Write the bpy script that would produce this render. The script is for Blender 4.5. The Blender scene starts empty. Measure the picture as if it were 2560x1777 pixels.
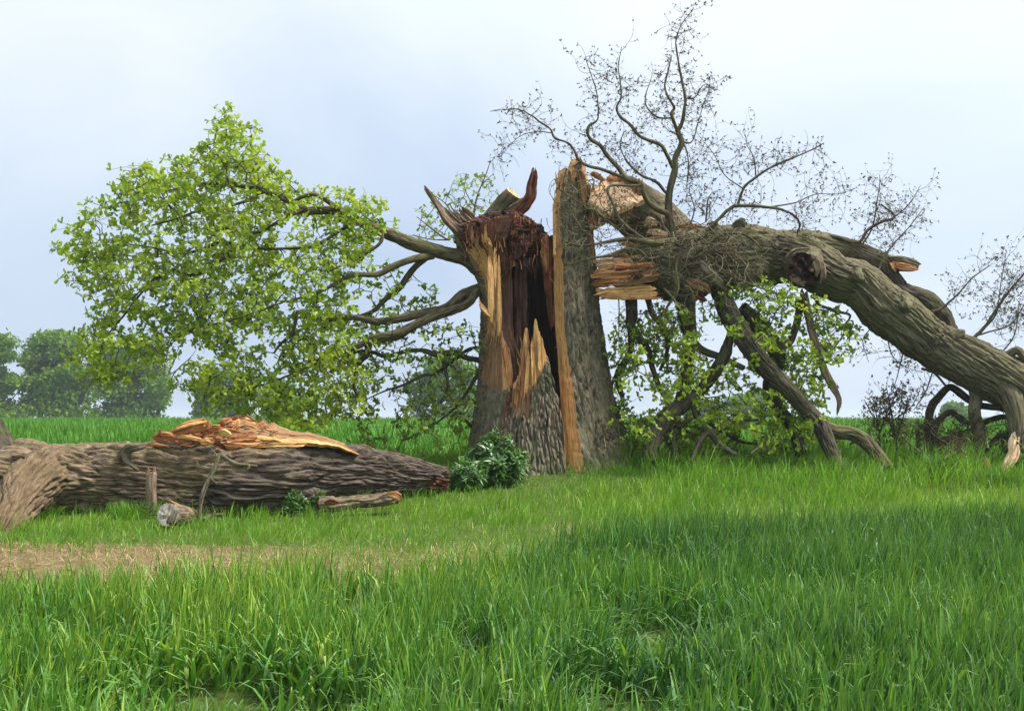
import bpy, math, random
import numpy as np
rng = np.random.default_rng(7); random.seed(7)
SC = bpy.context.scene
COL = SC.collection

# ------------------------------------------------------------------ camera
F, HOR, EYE = 2844.0, 1050.0, 1.6          # focal length in photo pixels, horizon row, eye height
cam = bpy.data.cameras.new('camera'); camo = bpy.data.objects.new('camera', cam); COL.objects.link(camo)
cam.sensor_width = 36.0; cam.lens = F / 2560 * 36.0
cam.shift_y = (HOR - 888.5) / 2560
cam.clip_end = 6000; cam.clip_start = 0.05
camo.location = (0, 0, EYE); camo.rotation_euler = (math.radians(90), 0, 0)
SC.camera = camo

# ------------------------------------------------------------------ sky and sun
SUN_EL, SUN_AZ = math.radians(56), math.radians(102)      # azimuth from the view direction (+Y) towards the right (+X)
SUN_DIR = (math.cos(SUN_EL) * math.sin(SUN_AZ), math.cos(SUN_EL) * math.cos(SUN_AZ), math.sin(SUN_EL))
w = bpy.data.worlds.new('World'); SC.world = w; w.use_nodes = True
nt = w.node_tree; nt.nodes.clear()
def nd(tree, t, **k):
    n = tree.nodes.new(t)
    for a, b in k.items(): setattr(n, a, b)
    return n
sky = nd(nt, 'ShaderNodeTexSky', sky_type='NISHITA', sun_disc=False, sun_elevation=SUN_EL, sun_rotation=SUN_AZ)
sky.air_density = 1.2; sky.dust_density = 2.0
tc = nd(nt, 'ShaderNodeTexCoord')
sep = nd(nt, 'ShaderNodeSeparateXYZ'); nt.links.new(tc.outputs['Generated'], sep.inputs[0])
zz = nd(nt, 'ShaderNodeMath', operation='MAXIMUM'); nt.links.new(sep.outputs[2], zz.inputs[0]); zz.inputs[1].default_value = 0.0
za = nd(nt, 'ShaderNodeMath', operation='ADD'); nt.links.new(zz.outputs[0], za.inputs[0]); za.inputs[1].default_value = 0.30
dx = nd(nt, 'ShaderNodeMath', operation='DIVIDE'); nt.links.new(sep.outputs[0], dx.inputs[0]); nt.links.new(za.outputs[0], dx.inputs[1])
dy = nd(nt, 'ShaderNodeMath', operation='DIVIDE'); nt.links.new(sep.outputs[1], dy.inputs[0]); nt.links.new(za.outputs[0], dy.inputs[1])
cmb = nd(nt, 'ShaderNodeCombineXYZ'); nt.links.new(dx.outputs[0], cmb.inputs[0]); nt.links.new(dy.outputs[0], cmb.inputs[1]); cmb.inputs[2].default_value = 3.7
no = nd(nt, 'ShaderNodeTexNoise'); no.inputs['Scale'].default_value = 1.15; no.inputs['Detail'].default_value = 5; no.inputs['Roughness'].default_value = 0.5; no.inputs['Distortion'].default_value = 0.4
nt.links.new(cmb.outputs[0], no.inputs['Vector'])
el_ = nd(nt, 'ShaderNodeMath', operation='MULTIPLY_ADD'); nt.links.new(zz.outputs[0], el_.inputs[0]); el_.inputs[1].default_value = 0.80; nt.links.new(no.outputs['Fac'], el_.inputs[2])
ramp = nd(nt, 'ShaderNodeValToRGB'); nt.links.new(el_.outputs[0], ramp.inputs[0])
e = ramp.color_ramp.elements
e[0].position = 0.40; e[0].color = (0.62, 0.77, 1.02, 1)
e[1].position = 0.92; e[1].color = (1.08, 1.16, 1.24, 1)
m = ramp.color_ramp.elements.new(0.62); m.color = (0.78, 0.91, 1.10, 1)
dot = nd(nt, 'ShaderNodeVectorMath', operation='DOT_PRODUCT'); nt.links.new(tc.outputs['Generated'], dot.inputs[0]); dot.inputs[1].default_value = SUN_DIR
gl = nd(nt, 'ShaderNodeMapRange'); nt.links.new(dot.outputs['Value'], gl.inputs[0])
gl.inputs[1].default_value = -0.05; gl.inputs[2].default_value = 1.0; gl.inputs[3].default_value = 0.0; gl.inputs[4].default_value = 1.0
gp = nd(nt, 'ShaderNodeMath', operation='MULTIPLY'); nt.links.new(gl.outputs[0], gp.inputs[0]); gp.inputs[1].default_value = 0.5
glow = nd(nt, 'ShaderNodeMixRGB', blend_type='ADD'); glow.inputs[0].default_value = 1
gc = nd(nt, 'ShaderNodeMixRGB', blend_type='MULTIPLY'); gc.inputs[0].default_value = 1; gc.inputs[1].default_value = (1, 0.98, 0.94, 1)
nt.links.new(gp.outputs[0], gc.inputs[2])
nt.links.new(ramp.outputs[0], glow.inputs[1]); nt.links.new(gc.outputs[0], glow.inputs[2])
b1 = nd(nt, 'ShaderNodeBackground'); nt.links.new(sky.outputs[0], b1.inputs[0]); b1.inputs[1].default_value = 0.08
b2 = nd(nt, 'ShaderNodeBackground'); nt.links.new(glow.outputs[0], b2.inputs[0]); b2.inputs[1].default_value = 0.60
mx = nd(nt, 'ShaderNodeMixShader'); mx.inputs[0].default_value = 0.86
nt.links.new(b1.outputs[0], mx.inputs[1]); nt.links.new(b2.outputs[0], mx.inputs[2])
wo = nd(nt, 'ShaderNodeOutputWorld'); nt.links.new(mx.outputs[0], wo.inputs[0])

sl = bpy.data.lights.new('sun', 'SUN'); sl.energy = 5.0; sl.angle = math.radians(16); sl.color = (1.0, 0.95, 0.86)
so = bpy.data.objects.new('sun', sl); COL.objects.link(so)
from mathutils import Vector
so.rotation_euler = Vector(SUN_DIR).to_track_quat('Z', 'Y').to_euler(); so.location = (10, 0, 30)

vs = SC.view_settings; vs.view_transform = 'Standard'; vs.look = 'None'; vs.exposure = 0.62; vs.gamma = 1; vs.use_curve_mapping = False
SC.cycles.use_denoising = True
SC.cycles.max_bounces = 6; SC.cycles.diffuse_bounces = 3; SC.cycles.transmission_bounces = 4; SC.cycles.volume_bounces = 0
SC.cycles.sample_clamp_indirect = 3.0; SC.cycles.sample_clamp_direct = 6.0

# ------------------------------------------------------------------ helpers: space and noise
def P(px, py, Y):
    return np.array([(px - 1280) / F * Y, Y, EYE - (py - HOR) / F * Y])
def path(pts):                                   # (px, py, Y, width px) -> centres, radii
    c = np.array([P(*p[:3]) for p in pts]); r = np.array([p[3] * .5 / F * p[2] for p in pts])
    return c, r
def _h(i, j, k, s):
    n = (i.astype(np.int64) * 374761393 + j.astype(np.int64) * 668265263 + k.astype(np.int64) * 2147483647 + s * 1274126177) & 0xffffffff
    n = ((n ^ (n >> 13)) * 1274126177) & 0xffffffff
    n = ((n ^ (n >> 16)) * 2246822519) & 0xffffffff
    return ((n ^ (n >> 15)) & 0xffffff) / float(0xffffff)
def vn(x, y, z=None, s=0):
    x = np.asarray(x, float); y = np.asarray(y, float) + 0 * x
    z = np.zeros_like(x) if z is None else np.asarray(z, float) + 0 * x
    i, j, k = np.floor(x), np.floor(y), np.floor(z)
    f, g, q = x - i, y - j, z - k
    f, g, q = f * f * (3 - 2 * f), g * g * (3 - 2 * g), q * q * (3 - 2 * q)
    i, j, k = i.astype(int), j.astype(int), k.astype(int)
    def L(a, b, t): return a + (b - a) * t
    c = [[[_h(i + a, j + b, k + d, s) for d in (0, 1)] for b in (0, 1)] for a in (0, 1)]
    v = L(L(L(c[0][0][0], c[0][0][1], q), L(c[0][1][0], c[0][1][1], q), g), L(L(c[1][0][0], c[1][0][1], q), L(c[1][1][0], c[1][1][1], q), g), f)
    return v * 2 - 1
def fbm(x, y, z=None, s=0, o=4):
    t = 0; a = 1.; f = 1.
    for n in range(o):
        t = t + a * vn(np.asarray(x) * f, np.asarray(y) * f, None if z is None else np.asarray(z) * f, s + n); a *= .5; f *= 2.03
    return t / 1.8
def voro(u, v, s=0):
    i, j = np.floor(u).astype(int), np.floor(v).astype(int)
    f1 = np.full(u.shape, 9.); f2 = np.full(u.shape, 9.); cid = np.zeros(u.shape)
    z0 = np.zeros_like(i)
    for a in (-1, 0, 1):
        for b in (-1, 0, 1):
            px = i + a + _h(i + a, j + b, z0, s); py = j + b + _h(i + a, j + b, z0, s + 5)
            d = np.hypot(px - u, py - v); r = _h(i + a, j + b, z0, s + 9)
            new = d < f1
            f2 = np.where(new, f1, np.minimum(f2, d)); cid = np.where(new, r, cid); f1 = np.where(new, d, f1)
    return f1, f2, cid
def bark_h(u, v, s=0, fu=22., fv=5.5):
    uu = u + .020 * fbm(u * 5, v * 4, None, s + 3, 3); vv = v + .03 * vn(u * 9, v * 5, None, s + 8)
    f1, f2, c = voro(uu * fu, vv * fv, s)
    e = np.clip((f2 - f1) / .34, 0, 1); e = e * e * (3 - 2 * e)
    q = vn(uu * fu * .62, vv * fv * .42, None, s + 21) + .55 * vn(uu * fu * 1.25, vv * fv * .9, None, s + 22)
    r = sm(0, .34, np.abs(q))                                    # long interlaced furrows
    return r * (.75 + .30 * e) + .25 * e * c + .20 * fbm(u * 70, v * 25, None, s + 1, 2) - .6
def wood_h(u, v, s=0):
    return .6 * fbm(u * 30, v * 2.2, None, s, 4) + .4 * (1 - 2 * np.abs(vn(u * 14 + .8 * vn(u * 3, v * 2), v * 1.2, None, s + 4)))
def interp(tab):
    t = sorted(tab); xs = [a for a, b in t]; ys = [b for a, b in t]
    return lambda q: np.interp(q, xs, ys)
def sm(e0, e1, x):
    t = np.clip((x - e0) / (e1 - e0), 0, 1); return t * t * (3 - 2 * t)

# ------------------------------------------------------------------ helpers: meshes
class MB:
    def __init__(s): s.V = []; s.Q = []; s.T = []; s.U = []; s.qm = []; s.tm = []; s.n = 0
    def add(s, V, Q=None, T=None, uv=None, mq=0, mt=0):
        V = np.asarray(V, float).reshape(-1, 3); k = len(V); s.V.append(V)
        s.U.append(np.zeros((k, 2)) if uv is None else np.asarray(uv, float).reshape(-1, 2))
        if Q is not None and len(Q):
            Q = np.asarray(Q, int).reshape(-1, 4); s.Q.append(Q + s.n); s.qm.append(np.broadcast_to(np.asarray(mq, int), (len(Q),)))
        if T is not None and len(T):
            T = np.asarray(T, int).reshape(-1, 3); s.T.append(T + s.n); s.tm.append(np.broadcast_to(np.asarray(mt, int), (len(T),)))
        s.n += k
    def build(s, name, mats, parent=None, smooth=True, label=None, cat=None, group=None, kind=None):
        V = np.concatenate(s.V); U = np.concatenate(s.U)
        Q = np.concatenate(s.Q) if s.Q else np.zeros((0, 4), int); T = np.concatenate(s.T) if s.T else np.zeros((0, 3), int)
        me = bpy.data.meshes.new(name); me.vertices.add(len(V)); me.vertices.foreach_set('co', V.astype(np.float32).ravel())
        li = np.concatenate([Q.ravel(), T.ravel()]); me.loops.add(len(li)); me.loops.foreach_set('vertex_index', li.astype(np.int32))
        tot = np.concatenate([np.full(len(Q), 4), np.full(len(T), 3)]); st = np.concatenate([[0], np.cumsum(tot)[:-1]])
        me.polygons.add(len(tot)); me.polygons.foreach_set('loop_start', st.astype(np.int32))
        mi = np.concatenate(s.qm + s.tm) if (s.qm or s.tm) else np.zeros(0, int)
        me.polygons.foreach_set('material_index', mi.astype(np.int32))
        me.polygons.foreach_set('use_smooth', np.full(len(tot), smooth))
        uvl = me.uv_layers.new(name='UVMap'); uvl.data.foreach_set('uv', U[li].astype(np.float32).ravel())
        me.update(calc_edges=True)
        for m in (mats if isinstance(mats, (list, tuple)) else [mats]): me.materials.append(m)
        o = bpy.data.objects.new(name, me); COL.objects.link(o)
        if parent is not None:
            o.parent = parent; o.matrix_parent_inverse = parent.matrix_world.inverted()
        tag(o, label, cat, group, kind)
        return o
def tag(o, label=None, cat=None, group=None, kind=None):
    for k, v in (('label', label), ('category', cat), ('group', group), ('kind', kind)):
        if v: o[k] = v
    return o
def thing(name, loc, label, cat, group=None):
    o = bpy.data.objects.new(name, None); COL.objects.link(o); o.location = [float(v) for v in loc]; o.empty_display_size = .2
    from mathutils import Matrix
    o.matrix_world = Matrix.Translation(o.location)
    return tag(o, label, cat, group)
def grid_quads(n, m, off=0, flip=False):
    i, j = np.meshgrid(np.arange(n - 1), np.arange(m - 1), indexing='ij')
    a = (i * m + j + off).ravel(); q = np.stack([a, a + 1, a + m + 1, a + m], 1)
    return q[:, ::-1] if flip else q
def unit(v): return v / (np.linalg.norm(v, axis=-1, keepdims=True) + 1e-12)
def resample(C, r, step):
    C = np.asarray(C, float); r = np.asarray(r, float)
    if len(C) > 2:
        E = np.vstack([2 * C[0] - C[1], C, 2 * C[-1] - C[-2]]); out = []; rr = []
        t = np.linspace(0, 1, 12, endpoint=False)[:, None]
        for k in range(len(C) - 1):
            a, b, c, d = E[k:k + 4]
            out.append(.5 * (2 * b + (c - a) * t + (2 * a - 5 * b + 4 * c - d) * t ** 2 + (3 * b - a - 3 * c + d) * t ** 3))
            rr.append(r[k] + (r[k + 1] - r[k]) * t[:, 0])
        C = np.vstack(out + [C[-1:]]); r = np.concatenate(rr + [r[-1:]])
    d = np.concatenate([[0], np.cumsum(np.linalg.norm(np.diff(C, axis=0), axis=1))])
    n = max(3, int(d[-1] / step) + 1); q = np.linspace(0, d[-1], n)
    return np.stack([np.interp(q, d, C[:, k]) for k in range(3)], 1), np.interp(q, d, r), q
def frames(C, ref=(0, 1, 0)):
    T = unit(np.gradient(C, axis=0)); N = np.zeros_like(T); ref = np.array(ref, float)
    n0 = ref - T[0] * ref.dot(T[0])
    if np.linalg.norm(n0) < .15: n0 = np.array([1., 0, .3]); n0 -= T[0] * n0.dot(T[0])
    N[0] = n0 / np.linalg.norm(n0)
    for k in range(1, len(C)):
        n = N[k - 1] - T[k] * N[k - 1].dot(T[k]); N[k] = n / (np.linalg.norm(n) + 1e-9)
    return T, N, np.cross(T, N)
def tube(mb, C, r, seg=24, step=.03, amp=0., lump=.06, mat=0, cap0=None, cap1=None, flat=1., s=0, mode='bark', capz=.0, fu=22., fv=5.5, matfn=None, wob=0., ref=(0, 1, 0), twist=0., lumpf=3.):
    C, r, v = resample(C, r, step)
    if wob:
        C = C + wob * np.stack([vn(v * 2.3, 0 * v + 7 * k, None, s + k) for k in range(3)], 1) * np.clip(v / .3, 0, 1)[:, None]
    T, N, B = frames(C, ref); n = len(C); a = np.linspace(0, 2 * np.pi, seg + 1)
    A = np.broadcast_to(a, (n, seg + 1)) + twist * v[:, None]; rm = max(r.mean(), .01); Uu = np.broadcast_to(a, (n, seg + 1)) * rm; Vv = np.broadcast_to(v[:, None], A.shape)
    ca, sa = np.cos(A), np.sin(A)
    D = lump * r[:, None] * fbm(ca * 1.1 + v[:, None] * lumpf * .6, sa * 1.1 + 3, Vv * lumpf, s + 11, 3)
    if amp: D = D + amp * (bark_h(Uu, Vv, s, fu, fv) if mode == 'bark' else wood_h(Uu, Vv, s))
    D[:, -1] = D[:, 0]
    R = r[:, None] + D
    pos = C[:, None, :] + N[:, None, :] * (R * ca * flat)[..., None] + B[:, None, :] * (R * sa)[..., None]
    m = mat
    if matfn is not None: m = matfn(pos[:-1, :-1], Vv[:-1, :-1], A[:-1, :-1]).ravel()
    mb.add(pos.reshape(-1, 3), grid_quads(n, seg + 1), None, np.stack([Uu, Vv], -1), m)
    for cm, ring, c, d in ((cap0, pos[0], C[0], -T[0]), (cap1, pos[-1], C[-1], T[-1])):
        if cm is None: continue
        k = 7; f = np.linspace(1, 0, k)[:, None, None]
        G = c + (ring[None] - c) * f; rr = np.linalg.norm(ring - c, axis=1).mean()
        loc = (G - c)
        z = capz * rr * fbm(loc[..., 0] * 3 / rr, loc[..., 1] * 3 / rr, loc[..., 2] * 3 / rr, s + 21, 4) * (1 - f[..., 0] ** 6)
        G = G + z[..., None] * d; G[:, -1] = G[:, 0]
        uv = np.stack([loc @ unit(np.cross(d, [0.3, .2, 1.])), loc @ np.array([.3, .3, 1.])], -1)
        mb.add(G.reshape(-1, 3), grid_quads(k, seg + 1, flip=(cm == cap0 and ring is pos[0])), None, uv, cm)
    return C, r
def thin(mb, C, r0, r1, seg=4, mat=0):
    C = np.asarray(C, float); n = len(C); T, N, B = frames(C); r = np.linspace(r0, r1, n)[:, None, None]
    a = np.arange(seg + 1) * 2 * np.pi / seg
    pos = C[:, None] + r * (N[:, None] * np.cos(a)[None, :, None] + B[:, None] * np.sin(a)[None, :, None])
    mb.add(pos.reshape(-1, 3), grid_quads(n, seg + 1), None, np.stack(np.meshgrid(np.arange(n) * .05, a * .02, indexing='ij')[::-1], -1), mat)
def curl(p, d, L, n, wig, grav=0., up=None):
    """a wandering twig path"""
    d = unit(np.asarray(d, float)); ax = unit(rng.normal(size=3)); pts = [np.asarray(p, float)]; st = L / n
    for k in range(n):
        ax = unit(ax + .9 * rng.normal(size=3)); d = unit(d + wig * np.cross(ax, d) + .25 * wig * rng.normal(size=3) + np.array([0, 0, grav])); pts.append(pts[-1] + d * st)
    return np.array(pts)
def scatter(mb, TV, TQ, TT, pos, X, Yv, Zv, sc, rnd, mq=0, mt=0, tuv=None):
    """instances of a small template joined into the mesh; X, Y, Z axes per copy"""
    n = len(pos); k = len(TV); sc = np.asarray(sc).reshape(-1, 1, 1)
    V = pos[:, None] + sc * (TV[None, :, 0:1] * X[:, None] + TV[None, :, 1:2] * Yv[:, None] + TV[None, :, 2:3] * Zv[:, None])
    off = (np.arange(n) * k)[:, None, None]
    Q = (TQ[None] + off).reshape(-1, 4) if TQ is not None and len(TQ) else None
    T = (TT[None] + off).reshape(-1, 3) if TT is not None and len(TT) else None
    t = np.zeros(k) if tuv is None else tuv
    uv = np.stack([np.broadcast_to(np.asarray(rnd)[:, None], (n, k)), np.broadcast_to(t, (n, k))], -1)
    mb.add(V.reshape(-1, 3), Q, T, uv, mq, mt)
def axes(d, roll=None):
    d = unit(d); h = rng.normal(size=d.shape); x = unit(np.cross(d, h)); return x, d, np.cross(x, d)
def blades(mb, root, az, L, W, lean, bend, rnd, seg=4, mat=0, bp=1.5):
    n = len(root); t = np.linspace(0, 1, seg + 1); ph = lean[:, None] + bend[:, None] * t[None] ** bp
    dl = (L / seg)[:, None]
    hx = np.concatenate([np.zeros((n, 1)), np.cumsum(np.sin(ph[:, :-1] * .5 + ph[:, 1:] * .5) * dl, 1)], 1)
    hz = np.concatenate([np.zeros((n, 1)), np.cumsum(np.cos(ph[:, :-1] * .5 + ph[:, 1:] * .5) * dl, 1)], 1)
    ca, sa = np.cos(az)[:, None], np.sin(az)[:, None]
    C = np.stack([root[:, 0:1] + hx * ca, root[:, 1:2] + hx * sa, root[:, 2:3] + hz], -1)
    tw = az + np.pi / 2 + rng.normal(0, .5, n); tw2 = rng.normal(0, .7, n)
    an = tw[:, None] + tw2[:, None] * t
    wd = (W[:, None] * .5) * np.clip((1 - t ** 2.2), 0, 1) * (.55 + .45 * np.minimum(1, t * 5))
    S = np.stack([np.cos(an) * wd, np.sin(an) * wd, .25 * wd * np.sin(an * 2)], -1)
    A, Bv = C[:, :-1] + S[:, :-1], C[:, :-1] - S[:, :-1]
    V = np.concatenate([np.stack([A, Bv], 2).reshape(n, 2 * seg, 3), C[:, -1:]], 1)
    k = 2 * seg + 1; off = (np.arange(n) * k)[:, None, None]
    tq = np.array([[2 * q, 2 * q + 1, 2 * q + 3, 2 * q + 2] for q in range(seg - 1)]).reshape(-1, 4); tt = np.array([[2 * seg - 2, 2 * seg - 1, 2 * seg]])
    uv = np.stack([np.broadcast_to(rnd[:, None], (n, k)), np.broadcast_to(np.concatenate([np.repeat(t[:-1], 2), [1]]), (n, k))], -1)
    mb.add(V.reshape(-1, 3), (tq[None] + off).reshape(-1, 4) if len(tq) else None, (tt[None] + off).reshape(-1, 3), uv, mat, mat)

# ------------------------------------------------------------------ materials
def newmat(name):
    m = bpy.data.materials.new(name); m.use_nodes = True; t = m.node_tree; t.nodes.clear()
    o = t.nodes.new('ShaderNodeOutputMaterial'); return m, t, o
def rampn(t, fac, stops):
    r = t.nodes.new('ShaderNodeValToRGB'); t.links.new(fac, r.inputs[0]); el = r.color_ramp.elements
    while len(el) < len(stops): el.new(.5)
    for q, (p, c) in zip(el, stops): q.position = p; q.color = (*c, 1)
    return r.outputs[0]
def noise(t, vec, scale, detail=4, rough=.55, dist=0.):
    n = t.nodes.new('ShaderNodeTexNoise'); t.links.new(vec, n.inputs['Vector']); n.inputs['Scale'].default_value = scale
    n.inputs['Detail'].default_value = detail; n.inputs['Roughness'].default_value = rough; n.inputs['Distortion'].default_value = dist
    return n.outputs['Fac']
def mapping(t, vec, sc):
    n = t.nodes.new('ShaderNodeMapping'); t.links.new(vec, n.inputs[0]); n.inputs['Scale'].default_value = sc; return n.outputs[0]
def mixc(t, fac, a, b, mode='MIX'):
    n = t.nodes.new('ShaderNodeMixRGB'); n.blend_type = mode
    for s, v in ((0, fac), (1, a), (2, b)):
        if isinstance(v, (int, float)): n.inputs[s].default_value = v
        elif isinstance(v, tuple): n.inputs[s].default_value = (*v, 1)
        else: t.links.new(v, n.inputs[s])
    return n.outputs[0]
def uvgeo(t):
    u = t.nodes.new('ShaderNodeTexCoord'); return u.outputs['UV'], u.outputs['Object']
def principled(t, o, col, rough=.8, bump=None, bstr=.5, bdist=.02, spec=.3):
    p = t.nodes.new('ShaderNodeBsdfPrincipled'); t.links.new(p.outputs[0], o.inputs[0])
    if isinstance(col, tuple): p.inputs['Base Color'].default_value = (*col, 1)
    else: t.links.new(col, p.inputs['Base Color'])
    p.inputs['Roughness'].default_value = rough; p.inputs['Specular IOR Level'].default_value = spec
    if bump is not None:
        b = t.nodes.new('ShaderNodeBump'); t.links.new(bump, b.inputs['Height']); b.inputs['Strength'].default_value = bstr; b.inputs['Distance'].default_value = bdist
        t.links.new(b.outputs[0], p.inputs['Normal'])
    return p
def mat_bark(name, c1, c2, cg, gpos=.52, red=None):
    m, t, o = newmat(name); uv, ob = uvgeo(t)
    n1 = noise(t, mapping(t, uv, (38, 5, 1)), 1.0, 5, .65, .4); n2 = noise(t, ob, 2.2, 4, .6); n3 = noise(t, ob, 9, 3, .6)
    c = rampn(t, n1, [(.40, c1), (.60, c2)])
    g = rampn(t, mixc(t, .45, n2, n3), [(gpos - .06, (0, 0, 0)), (gpos + .10, (1, 1, 1))])
    c = mixc(t, g, c, mixc(t, .75, c, cg))
    if red is not None:
        rr = rampn(t, noise(t, mapping(t, uv, (6, 3, 1)), 1.3, 5, .7, .6), [(.69, (0, 0, 0)), (.74, (1, 1, 1))]); c = mixc(t, rr, c, red)
    c = mixc(t, .5, c, rampn(t, noise(t, ob, 60, 2, .6), [(.3, (.55, .55, .55)), (.7, (1.35, 1.35, 1.35))]), 'MULTIPLY')
    principled(t, o, c, .92, noise(t, mapping(t, uv, (60, 14, 1)), 1.0, 5, .7, .3), .8, .014, .15); return m
def mat_wood(name, c1, c2, c3, rough=.7, su=38, sv=2.2, bstr=.5):
    m, t, o = newmat(name); uv, ob = uvgeo(t)
    n1 = noise(t, mapping(t, uv, (su, sv, 1)), 1.0, 6, .62, .3); n2 = noise(t, ob, 5.5, 5, .65, .5)
    c = rampn(t, n1, [(.28, c1), (.5, c2), (.74, c3)])
    c = mixc(t, rampn(t, n2, [(.44, (0, 0, 0)), (.66, (.75, .75, .75))]), c, mixc(t, .6, c, c1))
    c = mixc(t, .75, c, rampn(t, noise(t, mapping(t, uv, (150, 6, 1)), 1, 3, .6), [(.3, (.5, .46, .42)), (.65, (1.2, 1.2, 1.2))]), 'MULTIPLY')
    c = mixc(t, .8, c, rampn(t, noise(t, mapping(t, uv, (64, 1.3, 1)), 1, 4, .6, .4), [(.36, (.25, .16, .11)), (.45, (1, 1, 1))]), 'MULTIPLY')
    principled(t, o, c, rough, mixc(t, .5, n1, noise(t, mapping(t, uv, (120, 5, 1)), 1, 3, .6)), bstr, .02, .3); return m
def sheen(t, gloss):
    lw = t.nodes.new('ShaderNodeLayerWeight'); lw.inputs[0].default_value = .5
    pw = t.nodes.new('ShaderNodeMath'); pw.operation = 'POWER'; t.links.new(lw.outputs['Facing'], pw.inputs[0]); pw.inputs[1].default_value = 3.5
    mm = t.nodes.new('ShaderNodeMath'); mm.operation = 'MULTIPLY_ADD'; t.links.new(pw.outputs[0], mm.inputs[0]); mm.inputs[1].default_value = gloss * 4; mm.inputs[2].default_value = gloss * .5; mm.use_clamp = True
    return mm
def mat_leaf(name, stops, trans=.45, gloss=.12, rough=.42):
    m, t, o = newmat(name); uv, ob = uvgeo(t)
    s = t.nodes.new('ShaderNodeSeparateXYZ'); t.links.new(uv, s.inputs[0])
    c = rampn(t, s.outputs[0], stops)
    d = t.nodes.new('ShaderNodeBsdfDiffuse'); t.links.new(c, d.inputs[0])
    tr = t.nodes.new('ShaderNodeBsdfTranslucent'); t.links.new(mixc(t, 1.0, c, (1.15, 1.1, .45), 'MULTIPLY'), tr.inputs[0])
    a = t.nodes.new('ShaderNodeMixShader'); a.inputs[0].default_value = trans; t.links.new(d.outputs[0], a.inputs[1]); t.links.new(tr.outputs[0], a.inputs[2])
    g = t.nodes.new('ShaderNodeBsdfGlossy'); g.inputs['Roughness'].default_value = rough; g.inputs[0].default_value = (.9, .95, 1, 1)
    b = t.nodes.new('ShaderNodeMixShader'); b.inputs[0].default_value = gloss
    mm = sheen(t, gloss)
    t.links.new(mm.outputs[0], b.inputs[0]); t.links.new(a.outputs[0], b.inputs[1]); t.links.new(g.outputs[0], b.inputs[2])
    t.links.new(b.outputs[0], o.inputs[0]); return m
def mat_blade(name, lo, hi, tip, trans=.35, gloss=.10):
    """uv.x = which plant, uv.y = along the blade"""
    m, t, o = newmat(name); uv, ob = uvgeo(t)
    s = t.nodes.new('ShaderNodeSeparateXYZ'); t.links.new(uv, s.inputs[0])
    c = rampn(t, s.outputs[0], [(0, lo), (.62, hi), (1, tip)])
    c = mixc(t, rampn(t, s.outputs[1], [(.72, (0, 0, 0)), (1, (.55, .55, .55))]), c, mixc(t, .6, c, tip))
    d = t.nodes.new('ShaderNodeBsdfDiffuse'); t.links.new(c, d.inputs[0])
    tr = t.nodes.new('ShaderNodeBsdfTranslucent'); t.links.new(mixc(t, 1.0, c, (1.1, 1.1, .5), 'MULTIPLY'), tr.inputs[0])
    a = t.nodes.new('ShaderNodeMixShader'); a.inputs[0].default_value = trans; t.links.new(d.outputs[0], a.inputs[1]); t.links.new(tr.outputs[0], a.inputs[2])
    g = t.nodes.new('ShaderNodeBsdfGlossy'); g.inputs['Roughness'].default_value = .5; g.inputs[0].default_value = (.6, .7, .72, 1)
    mm = sheen(t, gloss)
    b = t.nodes.new('ShaderNodeMixShader'); t.links.new(mm.outputs[0], b.inputs[0]); t.links.new(a.outputs[0], b.inputs[1]); t.links.new(g.outputs[0], b.inputs[2])
    t.links.new(b.outputs[0], o.inputs[0]); return m
M = {}
M['bark'] = mat_bark('bark_grey', (.050, .036, .024), (.19, .15, .105), (.12, .125, .06), .50)
M['bark_trunk'] = mat_bark('bark_trunk', (.048, .036, .026), (.21, .17, .125), (.15, .15, .09), .48, (.24, .07, .03))
M['bark_log'] = mat_bark('bark_log', (.062, .044, .029), (.24, .18, .122), (.145, .13, .06), .52)
M['bark_limb'] = mat_bark('bark_limb', (.052, .042, .028), (.19, .16, .11), (.13, .13, .065), .48)
M['bark_dark'] = mat_bark('bark_dark', (.030, .024, .018), (.10, .085, .062), (.075, .085, .035), .54)
M['bark_branch'] = mat_bark('bark_branch', (.045, .036, .022), (.145, .118, .072), (.105, .11, .042), .5)
M['bark_twig'] = mat_bark('bark_twig', (.060, .050, .036), (.13, .115, .085), (.11, .115, .06), .5)
M['pale'] = mat_wood('sapwood', (.42, .20, .065), (.68, .40, .155), (.80, .55, .27))
M['cut'] = mat_wood('fresh_wood', (.60, .36, .19), (.80, .57, .36), (.90, .71, .50), .7, 30, 2.0, .35)
M['orange'] = mat_wood('torn_heartwood', (.13, .045, .018), (.42, .18, .065), (.66, .40, .19), .75, 24, 2.4, .8)
M['red'] = mat_wood('rotten_red_wood', (.045, .014, .008), (.15, .046, .020), (.34, .12, .045), .7, 30, 3, .9)
M['dark'] = mat_wood('rotten_dark_wood', (.016, .008, .005), (.045, .02, .012), (.11, .05, .03), .75, 26, 2.0, .9)
M['brown'] = mat_wood('rotten_brown_wood', (.03, .013, .008), (.085, .036, .02), (.22, .11, .065), .75, 30, 2.4, .9)
M['grey'] = mat_wood('weathered_wood', (.085, .06, .042), (.21, .15, .105), (.36, .28, .20), .85, 40, 2.5, .8)
M['stained'] = mat_wood('stained_wood', (.14, .07, .035), (.29, .165, .08), (.42, .26, .13), .8, 30, 2)
M['leaf'] = mat_leaf('oak_leaf', [(0, (.085, .17, .012)), (.5, (.20, .315, .022)), (1, (.35, .445, .045))], .5, .025)
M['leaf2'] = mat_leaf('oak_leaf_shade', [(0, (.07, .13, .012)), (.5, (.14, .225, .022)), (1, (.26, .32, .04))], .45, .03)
M['budleaf'] = mat_leaf('withered_leaf', [(0, (.05, .038, .022)), (.5, (.085, .065, .035)), (1, (.12, .12, .045))], .25, .0)
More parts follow.
